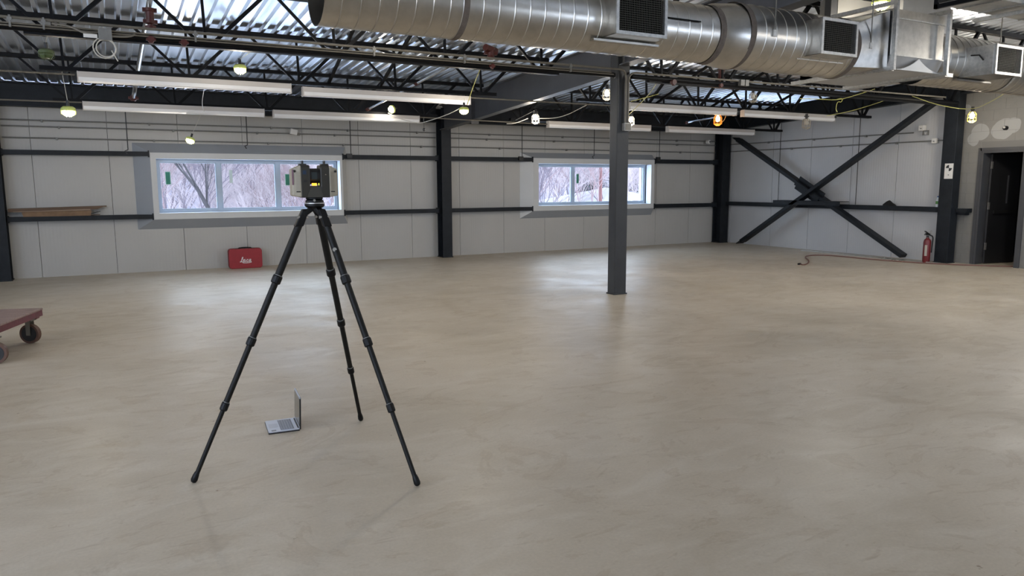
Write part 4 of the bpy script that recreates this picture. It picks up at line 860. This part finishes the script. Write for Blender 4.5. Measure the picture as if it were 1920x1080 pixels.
# ---------------------------------------------------------------- tripod
CARB = MAT('dark_carbon_tube', (.008,.0075,.006), .5, 0, .3, 40, spec=.25); TRB = MAT('tripod_black_metal', (.005,.005,.005), .45, spec=.25)
TC = Vector((1.04,4.25,0)); fh = Vector((fw.x,fw.y,0)).normalized(); rh = rt.copy()
def TP(px, py, off=0):
    """point on the upright plane through the tripod centre, facing the camera"""
    d_ = ray(px, py); k_ = ((TC+fh*off-CAMP).dot(fh))/d_.dot(fh); return CAMP+d_*k_
feet = [P(362,906,2,.0), P(784,912,2,.0), P(677,789,2,.0)]
hip = TP(590,385)
t = thing('survey_tripod', 'tall black carbon tripod with three legs in the foreground', 'tripod', (TC.x,TC.y,0)); O = Vector(t.location)
for i, ft in enumerate(feet):
    ft = Vector((ft.x, ft.y, 0)); dirh = (Vector((ft.x,ft.y,0))-Vector((hip.x,hip.y,0))).normalized()
    top = Vector((hip.x,hip.y,0))+dirh*.052+Vector((0,0,hip.z-.02)); L_ = ft-top
    Q = lambda s_: top+L_*s_-O
    lg = obj('leg', MB().cyl(Q(.06), Q(.27), .0205, 14), CARB, t, smooth=True)
    obj('leg_section', MB().cyl(Q(.25), Q(.50), .0182, 14), CARB, lg, smooth=True); obj('leg_section', MB().cyl(Q(.48), Q(.735), .0158, 14), CARB, lg, smooth=True); obj('leg_section', MB().cyl(Q(.72), Q(.975), .0125, 14), CARB, lg, smooth=True)
    for s_, r in ((.262,.027),(.49,.0245),(.725,.0215)):
        un = L_.normalized()
        obj('twist_lock', MB().lathe([(r*.85,-.024),(r,-.018),(r,.018),(r*.85,.024)], n=14).xf(Matrix.Translation(Q(s_)) @ un.to_track_quat('Z','Y').to_matrix().to_4x4()), TRB, lg)
        obj('lock_ring', MB().lathe([(r*.88,-.0015),(r*.88,.0015)], n=14).xf(Matrix.Translation(Q(s_)-un*.025) @ un.to_track_quat('Z','Y').to_matrix().to_4x4()), CONDG, lg)
    obj('foot', MB().lathe([(.006,-.0),(.014,.004),(.0185,.016),(.0165,.042),(.013,.06)], n=14).xf(Matrix.Translation(ft-O+Vector((0,0,.004))) @ (-un).to_track_quat('Z','Y').to_matrix().to_4x4()), TRB, lg, smooth=True)
    obj('shoulder', MB().bar(hip-O+Vector((0,0,-.006)), Q(.022), .044, .026), TRB, lg, bevel=.005)
    obj('hip_casting', MB().hexa([*(Q(.0)+Vector((a,b,-.0)) for a, b in ((-.02,-.02),(.02,-.02),(.02,.02),(-.02,.02)))],[*(Q(.065)+Vector((a,b,0)) for a, b in ((-.024,-.024),(.024,-.024),(.024,.024),(-.024,.024)))]), TRB, lg, bevel=.006)
    obj('angle_latch', MB().cyl(Q(.03)+Vector((-.03,-.012,0)), Q(.03)+Vector((.03,-.012,0)), .009, 10), FRAMEG, lg)
    if i == 1: obj('maker_badge', MB().cyl(Q(.15)+Vector((-.008,-.017,0)), Q(.15)+Vector((-.0085,-.0215,0)), .0115, 12), FRAMEG, lg)
hz = hip-O
obj('spider', MB().lathe([(.03,-.018),(.045,-.012),(.055,-.003),(.055,.008),(.04,.01)], o=tuple(hz), n=24), TRB, t, smooth=True)
obj('top_plate', MB().cyl(hz+Vector((0,0,.010)), hz+Vector((0,0,.015)), .056, 24), FRAMEG, t)
# ---------------------------------------------------------------- scanner
SB = MAT('scanner_dark_body', (.030,.027,.020), .42); SL = MAT('scanner_beige_cover', (.36,.315,.23), .5); SP = MAT('scanner_maroon_print', (.13,.05,.065), .5)
base = hip+Vector((0,0,.0165)); ang = math.atan2(rh.y, rh.x)+math.radians(25)
t = thing('laser_scanner', 'beige and black survey scanner mounted on top of the tripod', 'scanner', base, ang); t.scale = (.94,.94,1.0)
z0 = .028; hb = P(590,312,1,hip.y).z-base.z
wt = .268; hb = .205
def rprism(x0, x1, prof, nm, mt, par, bev=.006): return obj(nm, MB().prism([(x0,y_,z_) for y_, z_ in prof], (x1-x0,0,0)), mt, par, bevel=bev)
obj('mount', MB().lathe([(.055,.0),(.052,.012),(.045,.016),(.05,.02),(.05,z0)], n=24), TRB, t); obj('round_badge', MB().cyl((-.01,-.051,.012),(-.01,-.054,.012),.007,12), FRAMEG, t)
d2 = .06
bodyp = [(-d2,z0),(d2,z0),(d2,z0+.165),(d2-.012,z0+.18),(-d2+.012,z0+.18),(-d2,z0+.165)]
low = [(-d2,z0),(d2,z0),(d2,z0+.065),(-d2,z0+.065)]
rprism(-.036,.036,low,'lower_body',SB,t); 
for s_ in (-1,1):
    x0, x1 = sorted((s_*.030, s_*.085)); rprism(x0, x1, bodyp, 'side_tower', SB, t)
    cov = [(-d2-.006,z0+.004),(d2+.006,z0+.004),(d2+.006,z0+.155),(d2-.02,z0+.178),(-d2+.02,z0+.178),(-d2-.006,z0+.155)]
    x0, x1 = s_*.082, s_*.134
    o = obj('side_cover', MB().hexa([(x0,-d2-.004,z0+.002),(x1,-d2+.012,z0+.010),(x1,d2-.012,z0+.010),(x0,d2+.004,z0+.002)] if s_ > 0 else [(x1,-d2+.012,z0+.010),(x0,-d2-.004,z0+.002),(x0,d2+.004,z0+.002),(x1,d2-.012,z0+.010)],
        [(x0,-d2-.004,z0+.178),(x1,-d2+.016,z0+.158),(x1,d2-.016,z0+.158),(x0,d2+.004,z0+.178)] if s_ > 0 else [(x1,-d2+.016,z0+.158),(x0,-d2-.004,z0+.178),(x0,d2+.004,z0+.178),(x1,d2-.016,z0+.158)]), SL, t, bevel=.007)
    for k in range(12): zz = z0+.045+.0085*k; obj('vent_rib', MB().hexa([(s_*.088,-d2-.0062,zz),(s_*.112,-d2+.0015,zz),(s_*.112,-d2+.004,zz),(s_*.088,-d2-.003,zz)],[(s_*.088,-d2-.0062,zz+.003),(s_*.112,-d2+.0015,zz+.003),(s_*.112,-d2+.004,zz+.003),(s_*.088,-d2-.003,zz+.003)]), MAT('rib_beige', (.29,.25,.18), .5) if k == 0 and s_ < 0 else bpy.data.materials.get('rib_beige') or SL, o)  # vent ribs in a slightly darker beige than the cover
    obj('camera_eye', MB().cyl((s_*.119,-d2+.008,z0+.145),(s_*.119,-d2+.0035-.002,z0+.145),.0065,14), BLACK, o)
    obj('slot', MB().box((s_*.10-.012,-d2-.003,z0+.03),(s_*.10+.012,-d2+.006,z0+.036)), SB, o)
    obj('antenna', MB().cyl((s_*.064,0,z0+.18),(s_*.064,0,z0+.205),.0075,12).box((s_*.064-.02,-.03,z0+.178),(s_*.064+.02,.03,z0+.187)), SB, t)
obj('mirror_drum', MB().cyl((-.031,0,z0+.118),(.031,0,z0+.118),.044,24), BLACK, t, smooth=True); obj('mirror', MB().box((-.02,-.047,z0+.10),(.014,-.042,z0+.14)), MAT('mirror_glass', (.02,.03,.032), .35), t)
obj('status_light', MB().box((-.022,-d2-.003,z0+.066),(.006,-d2+.004,z0+.080)), MAT('amber_status_light', (1,.5,.05), .4, emis=(1,.42,.03), estr=1.6), t)
obj('status_spot', MB().box((.016,-d2-.003,z0+.068),(.021,-d2+.004,z0+.08)), MAT('yellow_status_spot', (.8,.8,.1), .4, emis=(.7,.75,.05), estr=.8), t)
obj('display', MB().box((-.072,-d2-.002,z0+.128),(-.052,-d2+.002,z0+.15)), MAT('scanner_button_blue', (.015,.035,.07), .3), t); obj('port', MB().box((-.072,-d2-.002,z0+.085),(-.05,-d2+.002,z0+.097)), BLACK, t)
obj('front_ramp', MB().hexa([(-.05,-d2-.002,z0+.002),(.045,-d2-.002,z0+.002),(.045,-d2,z0+.002),(-.05,-d2,z0+.002)],[(-.03,-d2-.006,z0+.06),(.025,-d2-.006,z0+.06),(.025,-d2,z0+.06),(-.03,-d2,z0+.06)]), MAT('scanner_ramp', (.05,.046,.036), .45), t)
obj('small_logo', MB().prism([(.056,-d2-.0015,z0+.125),(.066,-d2-.0015,z0+.125),(.061,-d2-.0015,z0+.131)], (0,.001,0)), SL, t)
obj('side_print', MB().hexa([(-.1335,-d2+.0105,z0+.07),(-.124,-d2+.0065,z0+.07),(-.124,-d2+.008,z0+.07),(-.1335,-d2+.012,z0+.07)],[(-.1335,-d2+.0118,z0+.155),(-.124,-d2+.0075,z0+.155),(-.124,-d2+.0095,z0+.155),(-.1335,-d2+.0135,z0+.155)]), SP, t)
# ---------------------------------------------------------------- outdoors
SNOW = MAT('snow_ground', (.84,.85,.88), .9, 0, .06, .6, .4, 4); 
g_ = MB()
nx, ny = 40, 24
for j in range(ny+1):
    for i in range(nx+1):
        x = -25+105*i/nx; y = YW+.4+36*j/ny; rise = 0
        g_.v.append((x, y, -.55+rise+.12*math.sin(x*.9+y*.4)*(y > 18)+.1*math.sin(y*.7)*(y > 18)))
for j in range(ny):
    for i in range(nx): a = j*(nx+1)+i; g_.f.append((a, a+1, a+nx+2, a+nx+1))
o = obj('snowy_ground', g_, SNOW, smooth=True); o['kind'] = 'structure'
TW = [MAT('pinkish_twigs', (.15,.10,.10), .9), MAT('pale_twigs', (.27,.22,.22), .9), MAT('dark_bark', (.035,.028,.03), .9, 0, .3, 8), MAT('mauve_twigs', (.09,.07,.082), .9)]
def tree_mesh(seed, h, depth, spread, mt, r0, trunks=1, lean=0, sides=3):
    rg = random.Random(seed); mb = MB()
    def grow(p, d_, ln, r, k):
        pts = [p]; q = p.copy(); dv = d_.copy()
        for _ in range(2):
            dv = (dv+Vector((rg.uniform(-1,1),rg.uniform(-1,1),rg.uniform(-.5,.8)))*.17).normalized(); q = q+dv*ln/2; pts.append(q.copy())
        mb.tube(pts, [r, r*.8, r*.6], sides if k else 5, cap=False)
        if k >= depth: return
        for _ in range(rg.choice((2,3,3))):
            s_ = rg.uniform(.35, 1); st = pts[1].lerp(pts[2], max(0,(s_-.5)*2)) if s_ > .5 else pts[0].lerp(pts[1], s_*2)
            nd = (dv+Vector((rg.uniform(-1,1),rg.uniform(-1,1),rg.uniform(-.35,.75)))*spread).normalized(); grow(st, nd, ln*rg.uniform(.6,.85), r*.58, k+1)
        grow(pts[2], dv, ln*.75, r*.6, k+1)
    for _ in range(trunks):
        d0 = Vector((lean+rg.uniform(-.25,.25)*(trunks > 1), rg.uniform(-.1,.1), 1)).normalized(); grow(Vector((rg.uniform(-.3,.3)*(trunks > 1),rg.uniform(-.3,.3)*(trunks > 1),0)), d0, h*.33, r0, 0)
    return mb.mesh('bare_tree', mt)
meshes = [tree_mesh(11,3.2,5,.8,TW[0],.022,3), tree_mesh(12,3.4,5,.75,TW[1],.022,3), tree_mesh(13,4.2,5,.7,TW[3],.03,2), tree_mesh(14,2.8,5,.9,TW[1],.02,3)]
rg = random.Random(5)
TL = ['bare pinkish three-stemmed sapling','bare pale three-stemmed sapling','bare mauve two-stemmed tree','short bare pale bushy sapling']
def put(me, x, y, s_, lb, grp, rz=None):
    o = bpy.data.objects.new('bare_tree', me); COL.objects.link(o); o.location = (x, y, -.5); o.scale = (s_,)*3; o.rotation_euler.z = rg.uniform(0,6.28) if rz is None else rz
    tag(o, lb, 'tree', grp); return o
for k in range(30):
    y = 24+1.0*(k % 10)+rg.uniform(-.6,.6); f_ = y/15.5
    x = f_*(.6+3.9*((k*7) % 30)/30)+rg.uniform(-.4,.4)
    put(meshes[k % 4], x, y, rg.uniform(1.0,1.5), TL[k % 4]+' in the thicket beyond the left window', TL[k % 4]+'s in the thicket')
leanm = tree_mesh(31,7.5,3,.5,TW[2],.05,1,-.5)
put(leanm, P(385,395,1,19).x+1.0, 19, 1, 'dark leaning tree trunk in the left pane of left window', None, 0)
for k in range(16):
    y = 30+1.8*(k % 8)+rg.uniform(-1,1); f_ = y/15.5; x = f_*(8.7+3.9*((k*5) % 16)/16)
    put(meshes[(k*3) % 4], x, y, rg.uniform(1.1,1.9), TL[(k*3) % 4]+' in the distance beyond the right window', TL[(k*3) % 4]+'s far off')
tm = tree_mesh(41,4.6,4,.6,TW[3],.035,2)
for k, (px, s_, nm) in enumerate(((1014,1,'leftmost'),(1027,1.2,'middle'),(1036,1.0,'rightmost'))):
    q = P(px, 380, 1, 24); put(tm if k != 1 else tree_mesh(44,4.6,4,.6,TW[3],.035,2), q.x, 24+k*.8, s_, 'slender bare tree in left pane of right window, %s of three' % nm, None)
# wooded hillside
def hill():
    mb = MB(); nx, ny = 80, 8
    rg = random.Random(3)
    for j in range(ny+1):
        for i in range(nx+1):
            x = -30+150*i/nx; y = 50+30*j/ny; z = -4+16*(j/ny)**.55+rg.uniform(-.5,.5)+1.2*math.sin(x*.11); mb.v.append((x,y,z))
    for j in range(ny):
        for i in range(nx): a = j*(nx+1)+i; mb.f.append((a,a+1,a+nx+2,a+nx+1))
    return mb
o = obj('wooded_hillside', hill(), MAT('winter_woods', (.06,.045,.055), .95, 0, 0, .9, .0, 1, col2=(.10,.095,.12)), smooth=True); o['kind'] = 'structure'
# conifers, pole, snowy-roofed shed beyond right window
CON = MAT('conifer_green', (.02,.032,.03), .9, 0, .4, 6)
def conifer(px, Y, h, lb):
    q = P(px, 375, 1, Y); t = thing('conifer', lb, 'tree', (q.x,Y,-.3)); mb = MB(); rgc = random.Random(px)
    for k in range(230):
        z = .3+(h-.3)*(k/230); r = (1-(k/230))*h*.27*rgc.uniform(.6,1.1)+.05; a = k*2.4
        mb.add([(0,0,z+.12),(r*math.cos(a-.16),r*math.sin(a-.16),z-.14),(r*1.12*math.cos(a),r*1.12*math.sin(a),z-.2),(r*math.cos(a+.16),r*math.sin(a+.16),z-.14),(0,0,z-.08)], [(0,1,2),(0,2,3),(4,2,1),(4,3,2)])
    f_ = obj('foliage', mb, CON, t); f_['kind'] = 'stuff'; obj('trunk', MB().cyl((0,0,0),(0,0,h*.9),.1,8,.02), TW[2], t)
conifer(1113,44,5.6,'grey-green conifer behind the reddish pole in right window'); conifer(1098,47,4.9,'rounded dark evergreen in the middle pane of right window'); conifer(1190,46,6.4,'grey-green evergreen in the right pane of right window')
q = P(1126,372,1,30); t = thing('utility_pole', 'reddish pole beyond the middle pane of right window', 'pole', (q.x,30,-.3)); obj('shaft', MB().cyl((0,0,0),(0,0,3.1),.085,10,.07), MAT('rust_red_pole', (.09,.028,.026), .7), t); obj('cap', MB().cyl((0,0,3.1),(0,0,3.16),.09,10), TW[2], t)
YS = 36; ap = P(1150,352,1,YS); el = P(1070,381,1,YS); er = P(1222,381,1,YS)
t = thing('snowy_shed', 'low shed with snow covered gable roof beyond right window', 'building', (ap.x,YS,-.3))
hw = (er.x-el.x)/2;  zr = ap.z+.3; ze = el.z+.3
obj('wall', MB().box((-hw*.9,-2.6,0),(hw*.9,4.2,ze-.05)), MAT('shed_wall', (.12,.09,.09), .9), t)
SR = MAT('roof_snow', (.2,.18,.19), .9)
c4 = [(-hw,-3,ze),(hw,-3,ze),(hw,4.6,ze),(-hw,4.6,ze)]; rg0, rg1 = (-.25,0,zr), (.25,1.2,zr)
for nm, q in (('front',[c4[0],c4[1],rg1,rg0]),('right',[c4[1],c4[2],rg1,rg1]),('rear',[c4[2],c4[3],rg0,rg1]),('left',[c4[3],c4[0],rg0,rg0])):
    q = [Vector(a) for a in q]; q = q[:3] if (q[2]-q[3]).length < 1e-6 else q
    obj('roof_slope', MB().prism(q, (0,0,-.1)), SR, t)
